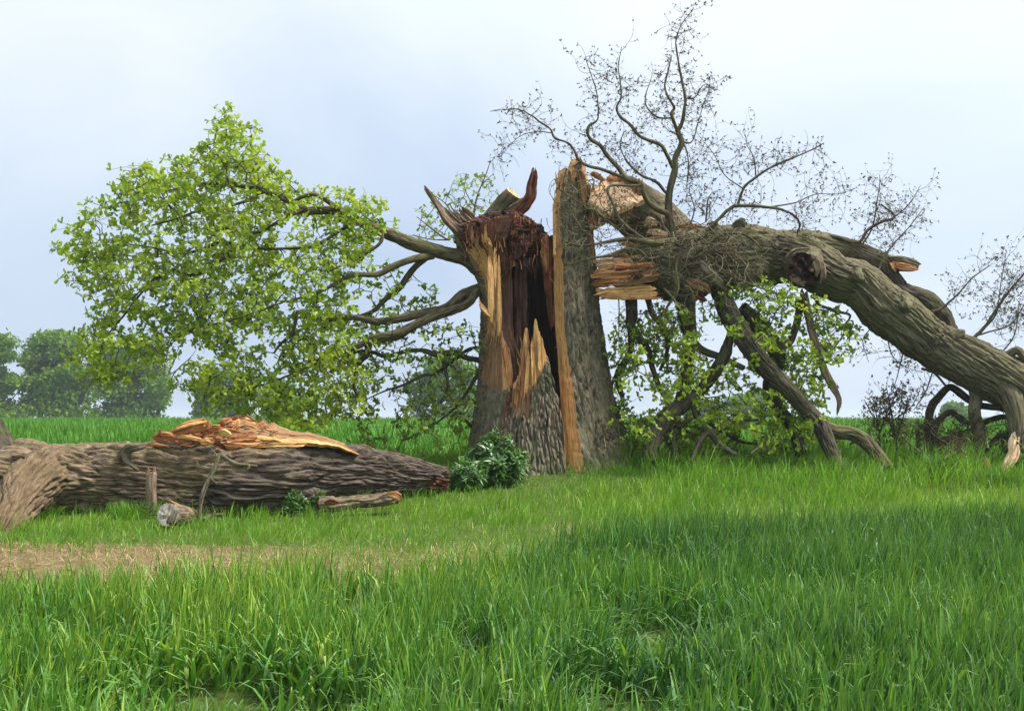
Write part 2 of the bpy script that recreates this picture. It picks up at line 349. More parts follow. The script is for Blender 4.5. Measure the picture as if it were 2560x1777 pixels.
M['bush'] = mat_leaf('bush_leaf', [(0, (.04, .12, .014)), (.6, (.10, .23, .03)), (1, (.18, .33, .05))], .35, .08)
M['farleaf'] = mat_leaf('far_tree_leaf', [(0, (.06, .14, .02)), (.5, (.13, .235, .03)), (1, (.21, .32, .05))], .4, .0)
M['wheat'] = mat_blade('wheat_blade', (.022, .090, .022), (.100, .265, .024), (.33, .44, .05), .36, .07)
M['farwheat'] = mat_blade('far_wheat_blade', (.040, .125, .012), (.075, .205, .016), (.13, .26, .03), .35, .03)
M['grass'] = mat_blade('verge_grass', (.060, .18, .014), (.155, .33, .024), (.34, .43, .06), .4, .04)
M['straw'] = mat_blade('dry_straw', (.24, .15, .065), (.50, .37, .19), (.62, .50, .30), .25, .05)
# ------------------------------------------------------------------ ground
GY = interp([(-60, -1.2), (-20, -.4), (0, 0), (5, .02), (8, .26), (10, .43), (12.5, .60), (14.5, .90), (15.6, .98), (18, 1.0), (30, 1.16), (60, 1.42), (100, 1.575), (140, 1.55), (300, 1.50), (2500, 1.45)])
def g(x, y):
    x = np.asarray(x, float); y = np.asarray(y, float) + 0 * x
    z = (GY(y - .5) + GY(y + .5) + GY(y)) / 3
    k = np.exp(-(np.maximum(y - 25, 0) / 30) ** 2)
    z = z + k * (.05 * vn(x * .5, y * .5, None, 3) + .025 * vn(x * 1.7, y * 1.7, None, 4))
    z = z + .07 * np.exp(-(((x - .4) / 1.6) ** 2 + ((y - 15.2) / 1.4) ** 2))
    return z
xs = np.concatenate([-np.geomspace(2500, 12, 24), np.linspace(-11.5, 11.5, 84), np.geomspace(12, 2500, 24)])
ys = np.concatenate([np.linspace(-60, 1, 14), np.linspace(1.5, 24, 84), np.geomspace(25, 2500, 60)])
GX, GYY = np.meshgrid(xs, ys, indexing='ij')
mb = MB(); mb.add(np.stack([GX, GYY, g(GX, GYY)], -1), grid_quads(len(xs), len(ys), flip=True), None, np.stack([GX, GYY], -1))
m, t, o = newmat('soil_and_turf'); uv, ob = uvgeo(t)
n1 = noise(t, ob, .8, 5, .6); n2 = noise(t, ob, 14, 4, .65); n3 = noise(t, mapping(t, ob, (.12, .5, 1)), .6, 4, .6)
soil = rampn(t, n2, [(.3, (.040, .065, .014)), (.7, (.09, .125, .030))])
far = rampn(t, n3, [(.35, (.045, .135, .014)), (.65, (.075, .19, .018))])
sp = t.nodes.new('ShaderNodeSeparateXYZ'); t.links.new(ob, sp.inputs[0])
mr = t.nodes.new('ShaderNodeMapRange'); t.links.new(sp.outputs[1], mr.inputs[0]); mr.inputs[1].default_value = 17; mr.inputs[2].default_value = 22
bare = t.nodes.new('ShaderNodeMapRange'); t.links.new(sp.outputs[0], bare.inputs[0]); bare.inputs[1].default_value = 0.2; bare.inputs[2].default_value = -2.6
by = t.nodes.new('ShaderNodeMath'); by.operation = 'COMPARE'; t.links.new(sp.outputs[1], by.inputs[0]); by.inputs[1].default_value = 9.2; by.inputs[2].default_value = 1.1
bm_ = t.nodes.new('ShaderNodeMath'); bm_.operation = 'MULTIPLY'; t.links.new(bare.outputs[0], bm_.inputs[0]); t.links.new(by.outputs[0], bm_.inputs[1])
soil = mixc(t, bm_.outputs[0], soil, rampn(t, n2, [(.3, (.085, .06, .03)), (.7, (.21, .155, .085))]))
principled(t, o, mixc(t, mr.outputs[0], soil, far), .95, n2, .6, .05, .1)
mb.build('ground', m, label='gently rising field soil under the crop and the grass verge', kind='structure')

# ------------------------------------------------------------------ young wheat in front
def crop_edge(x, y):
    """far edge of the crop, Y as a function of the direction x/y"""
    px = 1280 + F * x / np.maximum(y, .1)
    e = np.interp(px, [-900, 0, 500, 900, 1200, 1330, 1420, 1700, 2560, 3400], [7.7, 7.75, 7.85, 8.1, 8.5, 8.9, 9.7, 10.2, 10.6, 10.8])
    return e + .18 * vn(px / 90., y * 0, None, 5)
HOLES = [(-1.56, 5.75, .52, .62), (-.95, 5.35, .34, .5), (.88, 6.85, .36, .62), (.52, 5.55, .30, .55), (-1.02, 7.3, .20, .40), (.95, 8.75, .75, .26), (-.2, 6.3, .15, .35), (2.2, 7.6, .5, .16), (-2.4, 6.6, .4, .2)]
def holes(x, y):
    h = np.zeros_like(x)
    for hx, hy, a, b in HOLES: h = np.maximum(h, np.exp(-(((x - hx) / a) ** 2 + ((y - hy) / b) ** 2) ** 1.5))
    return h
def field_pts(n, y0, y1, wide=.62):
    y = np.sqrt(rng.uniform(y0 ** 2, y1 ** 2, n)); x = rng.uniform(-wide, wide, n) * (y + .8); return x, y
x, y = field_pts(136000, 3.0, 11.0)
# sown in rows that run towards the tree
row = .125; x = np.where(rng.random(len(x)) < .7, np.round(x / row) * row + rng.normal(0, .022, len(x)), x)
h = holes(x, y)
keep = (y < crop_edge(x, y)) & (rng.random(len(x)) > np.minimum(.985, h * 1.25))
x, y, h = x[keep], y[keep], h[keep]; n = len(x)
tone = .42 + .30 * fbm(x * .55, y * .55, None, 21, 3) - .10 * np.clip(x, -2, 2) / 2 + .16 * sm(7.0, 8.2, y) * (x < 0) + rng.normal(0, .20, n)
tone = tone - .30 * h
hgt = 1 + .16 * fbm(x * .8, y * .8, None, 31, 3)
L = rng.uniform(.26, .43, n) * hgt * (1 - .25 * h)
z0 = rng.uniform(0, .12, n) * (L > .3)
root = np.stack([x, y, g(x, y) + z0 - .01], 1)
droop = rng.random(n) < (.13 + 1.2 * np.clip(h, 0, .4) + .5 * h + .07 * sm(.25, .6, fbm(x * 1.3, y * 1.3, None, 77, 2)))
az = rng.uniform(0, 2 * np.pi, n); az = np.where(rng.random(n) < .45, rng.normal(-.4, .7, n), az)
blades(mb := MB(), root, az, L, rng.uniform(.008, .017, n) * (1 + .75 * sm(7.5, 4.8, y)) * np.where(droop, 1.25, 1), rng.uniform(0, .26, n) + .5 * h * rng.random(n), np.where(droop, rng.uniform(1.3, 2.7, n), rng.uniform(.05, .8, n)), np.clip(tone, 0, 1), 4, bp=2.2)
mb.build('young_wheat', M['wheat'], label='dense young green wheat with trampled dark gaps in front of the verge', cat='wheat', kind='stuff')

# ------------------------------------------------------------------ crop of the field beyond the tree
y = 18 + (rng.random(46000) ** 1.7) * 80; x = rng.uniform(-.62, .62, len(y)) * (y + 2)
row = .5; x = np.where(rng.random(len(x)) < .3, np.round(x / row) * row, x)
n = len(x); sc = .6 + y / 34
tone = .45 + .30 * fbm(x * .06, y * .22, None, 9, 3) + rng.normal(0, .14, n) + .15 * sm(20, 60, y)
root = np.stack([x, y, g(x, y) - .02], 1)
blades(mb := MB(), root, rng.uniform(0, 6.28, n), rng.uniform(.20, .34, n) * (1 + .15 * (sc - 1)), .025 * sc, rng.uniform(0, .35, n), rng.uniform(.1, .9, n), np.clip(tone, 0, 1), 2)
mb.build('distant_wheat', M['farwheat'], label='smooth green wheat of the open field rising behind the broken tree', cat='wheat', kind='stuff')

# ------------------------------------------------------------------ grass verge round the tree
LOGAX = np.array([P(a, b, c)[:2] for a, b, c in ((-200, 1205, 12.3), (400, 1205, 12.4), (700, 1190, 12.9), (1100, 1195, 13.6))])
def logdist(x, y):
    return y - np.interp(x, LOGAX[:, 0], LOGAX[:, 1])
x, y = field_pts(118000, 7.2, 18.3, .62)
e = crop_edge(x, y); ld = logdist(x, y); px = 1280 + F * x / y
lush = sm(12.8, 14.5, y) * (px > 1150) + .5 * (px > 1450)
strip = sm(2.5, 1.5, y - e + .7 * vn(x * 1.5, y * 1.5, None, 61)) * (px < 1500)                     # bare strip behind the crop
under = (ld > -.30) & (ld < .9) & (px < 1110)
keep = (y > e - .1) & (rng.random(len(x)) > .90 * strip * (1 - .35 * (px > 1000))) & ~under
x, y, ld, px, lush = x[keep], y[keep], ld[keep], px[keep], lush[keep]; n = len(x)
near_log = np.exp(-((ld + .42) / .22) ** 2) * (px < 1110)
tuft = np.clip(fbm(x * 2.2, y * 2.2, None, 41, 3) + .2, 0, 1)
L = rng.uniform(.07, .16, n) * (1 + 1.2 * tuft) * (1 + 1.3 * np.clip(lush, 0, 1) * (.6 + .8 * tuft)) + .12 * near_log * rng.random(n)
foot = np.exp(-(((x - .45) / 1.35) ** 2 + ((y - 14.1) / .75) ** 2) ** 2); L = L * (1 - .66 * foot)
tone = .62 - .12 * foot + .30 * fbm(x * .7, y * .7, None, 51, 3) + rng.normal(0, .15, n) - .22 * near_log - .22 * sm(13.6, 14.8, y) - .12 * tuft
root = np.stack([x, y, g(x, y) - .01], 1)
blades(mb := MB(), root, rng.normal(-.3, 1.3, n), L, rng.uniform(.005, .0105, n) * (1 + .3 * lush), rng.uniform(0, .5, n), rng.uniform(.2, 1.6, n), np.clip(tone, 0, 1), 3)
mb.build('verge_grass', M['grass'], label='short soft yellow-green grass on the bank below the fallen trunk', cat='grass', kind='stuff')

# ------------------------------------------------------------------ dry straw on the bare strip
x, y = field_pts(90000, 7.2, 11.5, .62); e = crop_edge(x, y); px = 1280 + F * x / y
d = y - e; keep = (d > -.15) & (d < 3.0) & (rng.random(len(x)) < np.exp(-((d - 1.35) / .75) ** 2) * np.interp(px, [0, 1100, 1500, 1600], [.9, .8, .3, 0]) * sm(-.7, .2, fbm(x * 1.2, y * 1.6, None, 81, 3)))
x, y = x[keep], y[keep]; n = len(x)
root = np.stack([x, y, g(x, y) + rng.uniform(0, .02, n)], 1)
blades(mb := MB(), root, rng.uniform(0, 6.28, n), rng.uniform(.04, .15, n), rng.uniform(.003, .006, n), rng.uniform(.8, 1.6, n), rng.uniform(-.2, .5, n), rng.random(n), 3)
mb.build('dry_straw', M['straw'], label='pale dry straw littering the bare strip behind the crop edge', cat='straw', kind='stuff')
# ------------------------------------------------------------------ the shattered standing oak
TY = 15.6; K = TY / F
def X_(px): return (np.asarray(px, float) - 1280) * K
def Z_(py): return EYE - (np.asarray(py, float) - HOR) * K
def PX(x): return 1280 + x / K
def PY(z): return HOR + (EYE - z) / K
_out = [(1215, 1150, 1612), (1165, 1164, 1592), (1150, 1168, 1584), (1117, 1174, 1568), (1070, 1182, 1552), (1027, 1190, 1540), (985, 1197, 1529), (906, 1203, 1511), (853, 1205, 1503), (775, 1208, 1492), (706, 1206, 1487), (643, 1204, 1482), (560, 1204, 1478), (425, 1206, 1474)]
TCX = interp([(float(Z_(a)), float(X_((b + c) / 2))) for a, b, c in _out]); TR = interp([(float(Z_(a)), float((c - b) / 2 * K)) for a, b, c in _out])
def th_px(px, z): return np.arcsin(np.clip((X_(px) - TCX(z)) / TR(z), -1, 1))
def edge(tab):                       # (py, px) or (py, 'deg', angle)
    f = interp([(float(Z_(a)), b) for a, b in tab]); return lambda z: th_px(f(z), z)
def deg(a): return lambda z: np.full(np.shape(z), math.radians(a))
oak = thing('shattered_oak', (X_(1370), TY, float(g(X_(1370), TY)) - .05), 'huge shattered oak stump, hollow and split open, with living leafy branches on one side', 'tree')
FL = interp([(float(Z_(a)), b * K) for a, b in ((780, 0), (706, 7), (664, 26), (640, 40), (617, 58), (590, 62), (560, 58))])
def flare(th, z): return FL(z) * np.clip(-np.sin(th) * 1.15, 0, 1) ** .8
def stave(name, eL, eR, top, nth, nz, thick, mats, matfn, dL=0., dR=0., offs=0., fl=False, s=0, z0=None, edgemats=(1, 1, 1), innermat=2, amp=.055, rough=0., label=None, jag=.0, thin_top=1.):
    mb = MB(); z0 = Z_(1200) if z0 is None else z0
    zj = jag * 1.3 if callable(z0) else 0.
    S = np.linspace(0, 1, nth)[None]; T = np.linspace(0, 1, nz)[:, None]
    zt = top(S) ; zt = zt + jag * (np.abs(vn(S * nth * .35, 0 * S, None, s + 3)) + .5 * vn(S * nth * .12, 0 * S, None, s + 5))
    z0 = z0(S) if callable(z0) else z0
    z0 = z0 + zj * (np.abs(vn(S * 14, 0 * S, None, s + 13)) + .8 * np.abs(vn(S * 33, 0 * S, None, s + 14)) - .3)
    Z = z0 + T * (zt - z0)
    TH = eL(Z) + (eR(Z) - eL(Z)) * S
    # buttress ridges near the ground
    flut = .05 * np.exp(-(Z - 1.0) / .7) * np.sin(TH * 7 + s + 2.5 * vn(TH * 2, Z, None, s)) + .035 * fbm(TH * 2.5, Z * .9, None, s + 30, 3)
    Rr = TR(Z) + offs + flut + (flare(TH, Z) if fl else 0)
    pxo, pyo = PX(TCX(Z) + Rr * np.sin(TH)), PY(Z)
    mi = matfn(TH, Z, pxo, pyo); isb = mi == 0
    u, v = TH * .8, Z
    hb = bark_h(u, v, s + 40, 34, 5.5); hw = wood_h(u, v, s + 50)
    D = np.where(isb, amp * hb, -.030 + .026 * hw + .012 * vn(u * 90, v * 5, None, s + 52))
    Ro = Rr + D + rough * (fbm(TH * 9, Z * 9, None, s + 90, 4) + .6 * np.abs(vn(TH * 26, Z * 20, None, s + 91)))
    def cart(r, th): return np.stack([TCX(Z) + r * np.sin(th), TY - r * np.cos(th) * .95, Z + 0 * th], -1)
    O = cart(Ro, TH)
    dl = dL(Z) if callable(dL) else dL; dr = dR(Z) if callable(dR) else dR
    THi = TH + dl * (1 - S) ** 2 + dr * S ** 2
    tk = thick * (1 - (1 - thin_top) * T)
    I = cart(np.maximum(Rr - tk, .08) + .03 * wood_h(u * .8, v, s + 60), THi)
    uv = np.stack([u, v + 0 * u], -1)
    mb.add(O, grid_quads(nz, nth), None, uv, mi[:-1, :-1].ravel())
    ri = np.unique(np.append(np.arange(0, nz, 4), nz - 1)); ci = np.unique(np.append(np.arange(0, nth, 4), nth - 1)); I2 = I[np.ix_(ri, ci)]
    mb.add(I2, grid_quads(len(ri), len(ci), flip=True), None, uv[np.ix_(ri, ci)], innermat)
    k = 8; f = np.linspace(0, 1, k)[None, :, None]
    for A, B_, em, fp in ((O[:, 0], I[:, 0], edgemats[0], True), (O[:, -1], I[:, -1], edgemats[1], False), (O[-1], I[-1], edgemats[2], False)):
        G = A[:, None] * (1 - f) + B_[:, None] * f; nn = len(A)
        q = np.cumsum(np.concatenate([[0], np.linalg.norm(np.diff(A, axis=0), axis=1)]))[:, None] + 0 * f[..., 0]
        wv = f[..., 0] * .25 + 0 * q
        bump = .022 * wood_h(wv * 1.5, q, s + 70) * np.sin(np.pi * f[..., 0]) ** .5
        nrm = unit(np.cross(np.gradient(G, axis=0), np.gradient(G, axis=1)))
        G = G + nrm * bump[..., None]
        mb.add(G.reshape(-1, 3), grid_quads(nn, k, flip=fp), None, np.stack([wv, q], -1), em)
    return mb.build(name, mats, oak, label=label)
WM = [M['bark_trunk'], M['pale'], M['dark'], M['red'], M['stained'], M['brown']]
# right-hand pillar of the trunk, bark outside, pale split edge towards the hollow
def top_pillar(S):
    px = np.array([0, .018, .03, .05, .09, .10, .13, .17, .22, .28, .36, .5, .7, .85, 1]); py = np.array([520, 500, 470, 446, 455, 500, 440, 424, 421, 428, 470, 520, 560, 600, 650])
    return Z_(np.interp(S, px, py))
stripL = interp([(float(Z_(a)), b) for a, b in ((425, 1394), (506, 1395), (696, 1400), (801, 1402), (906, 1417), (1011, 1429), (1090, 1438), (1159, 1450), (1200, 1453))])
wid = interp([(float(Z_(a)), b * K) for a, b in ((425, 4), (492, 5), (510, 15), (696, 19), (801, 20), (906, 26), (1011, 30), (1117, 36), (1200, 42))])
pillar = stave('trunk_wall', lambda z: th_px(stripL(z), z), deg(172), top_pillar, 230, 215, .24, WM,
      lambda th, z, px, py: np.where((py < 470 + 22 * vn(th * 9, z * 4, None, 3)) & (px > 1450), 1, np.where((py < 445) & (px < 1416), 1, 0)),
      dL=lambda z: np.arcsin(np.clip((TR(z) * np.sin(th_px(stripL(z), z)) - wid(z)) / (TR(z) - .20), -1, 1)) - th_px(stripL(z), z), s=1, innermat=2, edgemats=(1, 2, 1), jag=.05, label='bark-covered pillar of the trunk with a pale split edge', thin_top=.8)
# left wall, bark stripped to orange sapwood
eR2 = edge([(540, 1275), (600, 1262), (640, 1252), (822, 1252), (850, 1256), (870, 1264), (900, 1272), (960, 1274), (978, 1274), (990, 1270), (1064, 1262), (1111, 1254), (1200, 1248)])
def mat_left(th, z, px, py):
    j = 12 * vn(th * 14, z * 3, None, 5) + 6 * vn(th * 40, z * 9, None, 6)
    m = np.where(py > 972 + j + 14 * (px > 1240) - 16 * (px < 1212), 0, np.where(py > 855 + j + 20 * vn(th * 6, z, None, 9), 4, np.where(py > 625 + 4.5 * j + 45 * vn(th * 26, z * .8, None, 12), 1, 3)))
    m = np.where((m == 4) & (px > 1252), 1, m)
    return np.where(th < math.radians(-73) + .06 * vn(z * 6, z * 0, None, 8) - .15 * sm(860, 960, py), 0, m)
leftwall = stave('trunk_wall', deg(-165), eR2, lambda S: Z_(np.interp(S, [0, .3, .45, .6, .75, .9, 1], [640, 606, 592, 588, 580, 578, 572])), 190, 210, .15, WM, mat_left, fl=True, s=2, dR=lambda z: 0 * z + .14, innermat=2, edgemats=(2, 5, 3), jag=.05, label='split trunk wall stripped of its bark down to orange sapwood')
# front slab: bark below, two pointed splinters on top
def top_front(S):
    px = 1249 + S * (1406 - 1249)
    return Z_(np.interp(px, [1249, 1255, 1263, 1276, 1287, 1300, 1308, 1313, 1317, 1321, 1325, 1328, 1332, 1336, 1340, 1344, 1352, 1368, 1380, 1392, 1400, 1406], [1150, 1105, 1064, 1000, 974, 945, 900, 855, 829, 875, 925, 935, 890, 830, 816, 838, 862, 912, 965, 1015, 1064, 1150]))
def mat_front(th, z, px, py):
    j = 10 * vn(px / 9, py / 30, None, 4)
    lim = np.where(px < 1324, 1010 - (px - 1290) * .3, 992 - (px - 1324) * 2.3)
    return np.where(py < lim + j, np.where((py > 975 + j) & (px < 1324), 4, 1), np.where((py < lim + 32 + 2 * j) & (px < 1322), 4, 0))
stave('trunk_wall', edge([(400, 1249), (1250, 1249)]), edge([(400, 1406), (1250, 1406)]), top_front, 150, 190, .13, WM, mat_front, offs=.03, s=3, innermat=2, edgemats=(1, 1, 1), jag=.07, label='front slab of the trunk, greenish bark ending in two pointed splinters')
# rotten lining of the hollow (back half)
stave('hollow_lining', deg(95), deg(278), lambda S: Z_(np.interp(S, [0, .3, .7, 1], [600, 585, 590, 600])), 70, 90, .10, [M['dark'], M['dark'], M['dark']], lambda th, z, px, py: np.zeros(th.shape, int) + 1, offs=-.16, s=4, innermat=2, edgemats=(2, 2, 2), jag=.05)

stave('torn_wall', edge([(400, 1243), (1250, 1243)]), edge([(400, 1338), (1250, 1338)]), lambda S: Z_(np.interp(S, [0, .3, .6, .85, 1], [566, 556, 564, 575, 584])), 90, 60, .22, [M['red'], M['orange'], M['dark'], M['red']],
      lambda th, z, px, py: np.where(vn(th * 55, z * 4, None, 71) > .55, 1, np.where(vn(th * 40, z * 5, None, 72) > .1, 2, 3)), offs=-.05, s=6, z0=lambda S: Z_(np.interp(S, [0, .25, .5, .72, .9, 1], [716, 700, 676, 662, 636, 612])), innermat=2, edgemats=(2, 2, 3), jag=.05, rough=.07, label='rust-red rotten wood bridging the top of the hollow')
def shard(name, pts, mat, parent, flat=.45, s=0, amp=.02, cap=None, seg=18, label=None, step=.02, lump=.22, smooth=False, ref=(0, 1, 0), mode='wood', matfn=None, mats=None, wob=0., jag=.30):
    """a torn piece of wood: fibres of uneven length along a path, split ends, ridged faces"""
    C, r = path(pts); C, r, v = resample(C, r, .012); Lt = v[-1]; n = max(10, int(Lt / .020)); m = int(np.clip(r.max() * 2 / .012, 7, 34)); q = int(np.clip(m * flat, 3, 10))
    T, N, B = frames(C, ref)
    # closed section: front, side, back, side (angles of a squarish superellipse)
    k = 2 * (m + q); a = np.linspace(0, 2 * np.pi, k, endpoint=False) + .2
    ex = .62; ux = np.sign(np.sin(a)) * np.abs(np.sin(a)) ** ex; un = np.sign(np.cos(a)) * np.abs(np.cos(a)) ** ex
    fib = np.floor((ux + 1) * .5 * max(4, m * .55)).astype(int)             # which fibre bundle a column belongs to
    lo = jag * _h(fib, fib * 0 + s, fib * 0, 3) ** 1.5 * min(1., .22 / Lt + .25); hi = 1 - jag * _h(fib, fib * 0 + s, fib * 0, 4) ** 1.5 * min(1., .22 / Lt + .25)
    dep = 1 + .30 * (_h(fib, fib * 0 + s, fib * 0, 6) - .5)
    t = np.linspace(0, 1, n)[:, None]; tt = (lo + (hi - lo) * t) * Lt
    def at(A): return np.stack([np.interp(tt, v, A[:, c]) for c in range(3)], -1)
    R = np.interp(tt, v, r)
    R = R * (1 + lump * .8 * fbm(tt * 5, ux * 1.2 + 9, None, s + 2, 3))
    h = amp * wood_h(ux * R * 1.2 + un * .1, tt, s) + .25 * amp * fbm(tt * 30, ux * 9, None, s + 8, 2)
    pos = at(C) + at(B) * (R * ux)[..., None] + at(N) * ((R * flat * dep + h) * un)[..., None] + at(B) * (.4 * h * ux)[..., None]
    pos = np.concatenate([pos, pos[:, :1]], 1); tt2 = np.concatenate([tt, tt[:, :1]], 1); uu = np.concatenate([ux * .06 + un * .02, [ux[0] * .06]]) + s * .37
    mb = MB(); mb.add(pos.reshape(-1, 3), grid_quads(n, k + 1), None, np.stack([np.broadcast_to(uu, tt2.shape) * (R.mean() / .06), tt2 + s], -1))
    for e_, fl in ((0, True), (-1, False)):
        ring = pos[e_]; c = ring[:-1].mean(0); G = np.stack([ring, c + (ring - c) * .5, np.broadcast_to(c, ring.shape)]); sg = (1 if e_ else -1)
        G[1] += T[e_] * sg * .01 * rng.normal(size=(len(ring), 1))
        mb.add(G.reshape(-1, 3), grid_quads(3, k + 1, flip=fl), None, np.stack([G[..., 0] * 1., G[..., 2] * 1.], -1))
    return mb.build(name, mats or mat, parent, label=label, smooth=smooth)
# standing rotten columns and splinters inside the hollow
shard('rotten_column', [(1300, 640, 15.35, 16), (1300, 700, 15.25, 30), (1303, 800, 15.2, 30), (1306, 900, 15.15, 32), (1296, 960, 15.1, 34), (1290, 1010, 15.1, 24)], M['brown'], oak, .7, 11, .05, lump=.5, jag=.6)
shard('rotten_column', [(1276, 620, 15.4, 14), (1274, 720, 15.35, 22), (1272, 850, 15.3, 26), (1270, 980, 15.25, 30)], M['dark'], oak, .7, 12, .05, lump=.5)
shard('rotten_column', [(1262, 610, 15.25, 10), (1259, 700, 15.2, 14), (1258, 860, 15.15, 16), (1262, 960, 15.1, 16)], M['brown'], oak, .8, 13, .05, lump=.5)
shard('rotten_column', [(1330, 640, 15.9, 20), (1330, 800, 15.9, 24), (1335, 1000, 15.9, 30)], M['dark'], oak, .7, 14, .04)
for i, pts in enumerate([[(1300, 1010, 14.80, 14), (1303, 960, 14.80, 12), (1308, 900, 14.84, 6), (1310, 868, 14.86, 2)], [(1314, 1000, 14.78, 12), (1318, 940, 14.78, 10), (1322, 880, 14.82, 5), (1323, 850, 14.84, 2)], [(1336, 980, 14.76, 12), (1334, 920, 14.76, 11), (1330, 870, 14.8, 6), (1329, 842, 14.82, 2)], [(1350, 950, 14.76, 12), (1348, 900, 14.78, 10), (1347, 860, 14.8, 5), (1346, 834, 14.82, 2)], [(1364, 960, 14.78, 10), (1360, 920, 14.8, 8), (1357, 884, 14.82, 2)], [(1290, 1030, 14.8, 10), (1292, 985, 14.82, 8), (1294, 950, 14.84, 2)]]):
    shard('splinter', pts, M['orange' if i in (0, 4, 5) else 'pale'], oak, .6, 90 + i, .02, jag=.6, lump=.4)
# reddish torn wall between cap and pillar
shard('torn_wall', [(1378, 588, 15.3, 16), (1374, 620, 15.2, 42), (1376, 680, 15.15, 36), (1378, 740, 15.1, 26), (1380, 830, 15.05, 10)], M['red'], oak, .5, 15, .05, lump=.4, jag=.6)
shard('torn_wall', [(1366, 584, 15.2, 8), (1362, 610, 15.15, 20), (1364, 650, 15.1, 18), (1368, 690, 15.1, 6)], M['orange'], oak, .5, 16, .02)
# splinters standing off the left wall
for i, pts in enumerate([[(1196, 752, 14.88, 6), (1206, 768, 14.86, 12), (1222, 786, 14.84, 14), (1232, 800, 14.84, 6)],
                         [(1222, 640, 14.93, 6), (1226, 680, 14.88, 14), (1228, 760, 14.85, 16), (1230, 810, 14.85, 10)],
                         [(1248, 628, 14.95, 4), (1247, 680, 14.9, 9), (1248, 780, 14.87, 12), (1249, 840, 14.87, 8)],
                         [(1238, 606, 14.95, 4), (1238, 660, 14.9, 8), (1240, 720, 14.88, 5)],
                         [(1262, 850, 14.9, 12), (1266, 885, 14.88, 18), (1272, 930, 14.88, 18), (1276, 972, 14.88, 12)],
                         [(1212, 575, 15.0, 5), (1222, 600, 14.9, 8), (1230, 620, 14.86, 3)]]):
    shard('splinter', pts, M['orange' if i == 4 else 'pale'], leftwall, .5, 20 + i, .02, jag=.5, lump=.35)
# spikes on top of the pillar
for i, (pts, mt) in enumerate([([(1409, 510, 14.98, 6), (1412, 470, 14.98, 9), (1416, 436, 15.0, 8), (1420, 424, 15.0, 3)], 'pale'), ([(1460, 520, 15.12, 16), (1456, 470, 15.08, 24), (1450, 436, 15.06, 18), (1446, 424, 15.06, 6)], 'orange'),
                               ([(1386, 640, 14.93, 5), (1386, 560, 14.95, 8), (1385, 515, 14.97, 7), (1383, 500, 14.97, 2)], 'pale'), ([(1476, 640, 15.4, 12), (1474, 590, 15.4, 16), (1471, 545, 15.4, 10), (1470, 520, 15.4, 3)], 'orange')]):
    shard('splinter', pts, M[mt], pillar, .6, 40 + i, .012, seg=14)
# rotten red cap
mb = MB(); nu, nv = 150, 90
a = np.linspace(0, 2 * np.pi, nu + 1); b = np.linspace(-1.0, 1.45, nv)
A, Bq = np.meshgrid(a, b)
cx, cz = X_(1258), Z_(592)
er = np.cos(np.clip(Bq, -1.2, 1.5)) ** .55
dx_, dy_, dz_ = np.cos(A) * er, np.sin(A) * er, np.sin(Bq)
rr = 1 + .16 * fbm(dx_ * 2, dy_ * 2, dz_ * 2, 60, 4) + .10 * (1 - np.abs(vn(np.cos(A) * 6, np.sin(A) * 6, dz_ * 1.5, 61))) + .07 * wood_h(A * .6, dz_ * .4, 62) + .13 * fbm(dx_ * 8, dy_ * 8, dz_ * 5, 63, 4) + .10 * np.abs(vn(dx_ * 16, dy_ * 16, dz_ * 6, 65))
rr[:, -1] = rr[:, 0]
wx = np.where(dx_ < 0, .55, .52)
V = np.stack([cx + dx_ * rr * wx, TY - .12 + dy_ * rr * .52, cz + dz_ * rr * .24 - .12 * np.clip(dx_, 0, 1) ** 2 - .03 * np.clip(-dx_, 0, 1)], -1)
mm = np.where(fbm(dx_ * 7, dy_ * 7, dz_ * 4, 64, 3) > .05, 1, 0)[:-1, :-1].ravel()
mb.add(V.reshape(-1, 3), grid_quads(nv, nu + 1), None, np.stack([A * .6, dz_ * .4], -1), mm)
mb.build('rotten_cap', [M['red'], M['dark']], oak, smooth=False, label='crumbling rust-red rotten wood on top of the hollow')
# loose fibres on the cap and torn edges
def fibres(name, n, fn, mats, parent, L=(.05, .18), W=(.004, .014), kind='stuff'):
    mb = MB()
    for i in range(n):
        p, d = fn(i); l = rng.uniform(*L); wv = rng.uniform(*W)
        C = curl(p, d, l, 4, .25); C[0] -= unit(np.asarray(d, float)) * .02
        thin(mb, C, wv, .001, 3, rng.integers(len(mats)))
    return mb.build(name, mats, parent, kind=kind)
def capf(i):
    an = rng.uniform(math.pi, 2 * math.pi) if i % 3 else rng.uniform(0, 6.28); ph = rng.uniform(-.5, 1.3); e_ = math.cos(ph) ** .55
    p = np.array([cx + math.cos(an) * e_ * .56, TY - .12 + math.sin(an) * e_ * .53, cz + math.sin(ph) * .25 - .05])
    return p, np.array([math.cos(an) * .8 + rng.normal(0, .5), math.sin(an) * .8, rng.normal(-.1, .9)])
fibres('wood_fibres', 80, capf, [M['red'], M['dark'], M['red']], oak, (.04, .11), (.004, .012))
fibres('wood_fibres', 36, lambda i: (np.array([X_(rng.uniform(1150, 1262)), 15.6 - .72 + rng.normal(0, .03), Z_(rng.uniform(585, 680))]), np.array([rng.normal(-.1, .25), -.15, rng.choice([-1, 1])])), [M['orange'], M['red'], M['red']], oak, (.06, .2), (.003, .008))
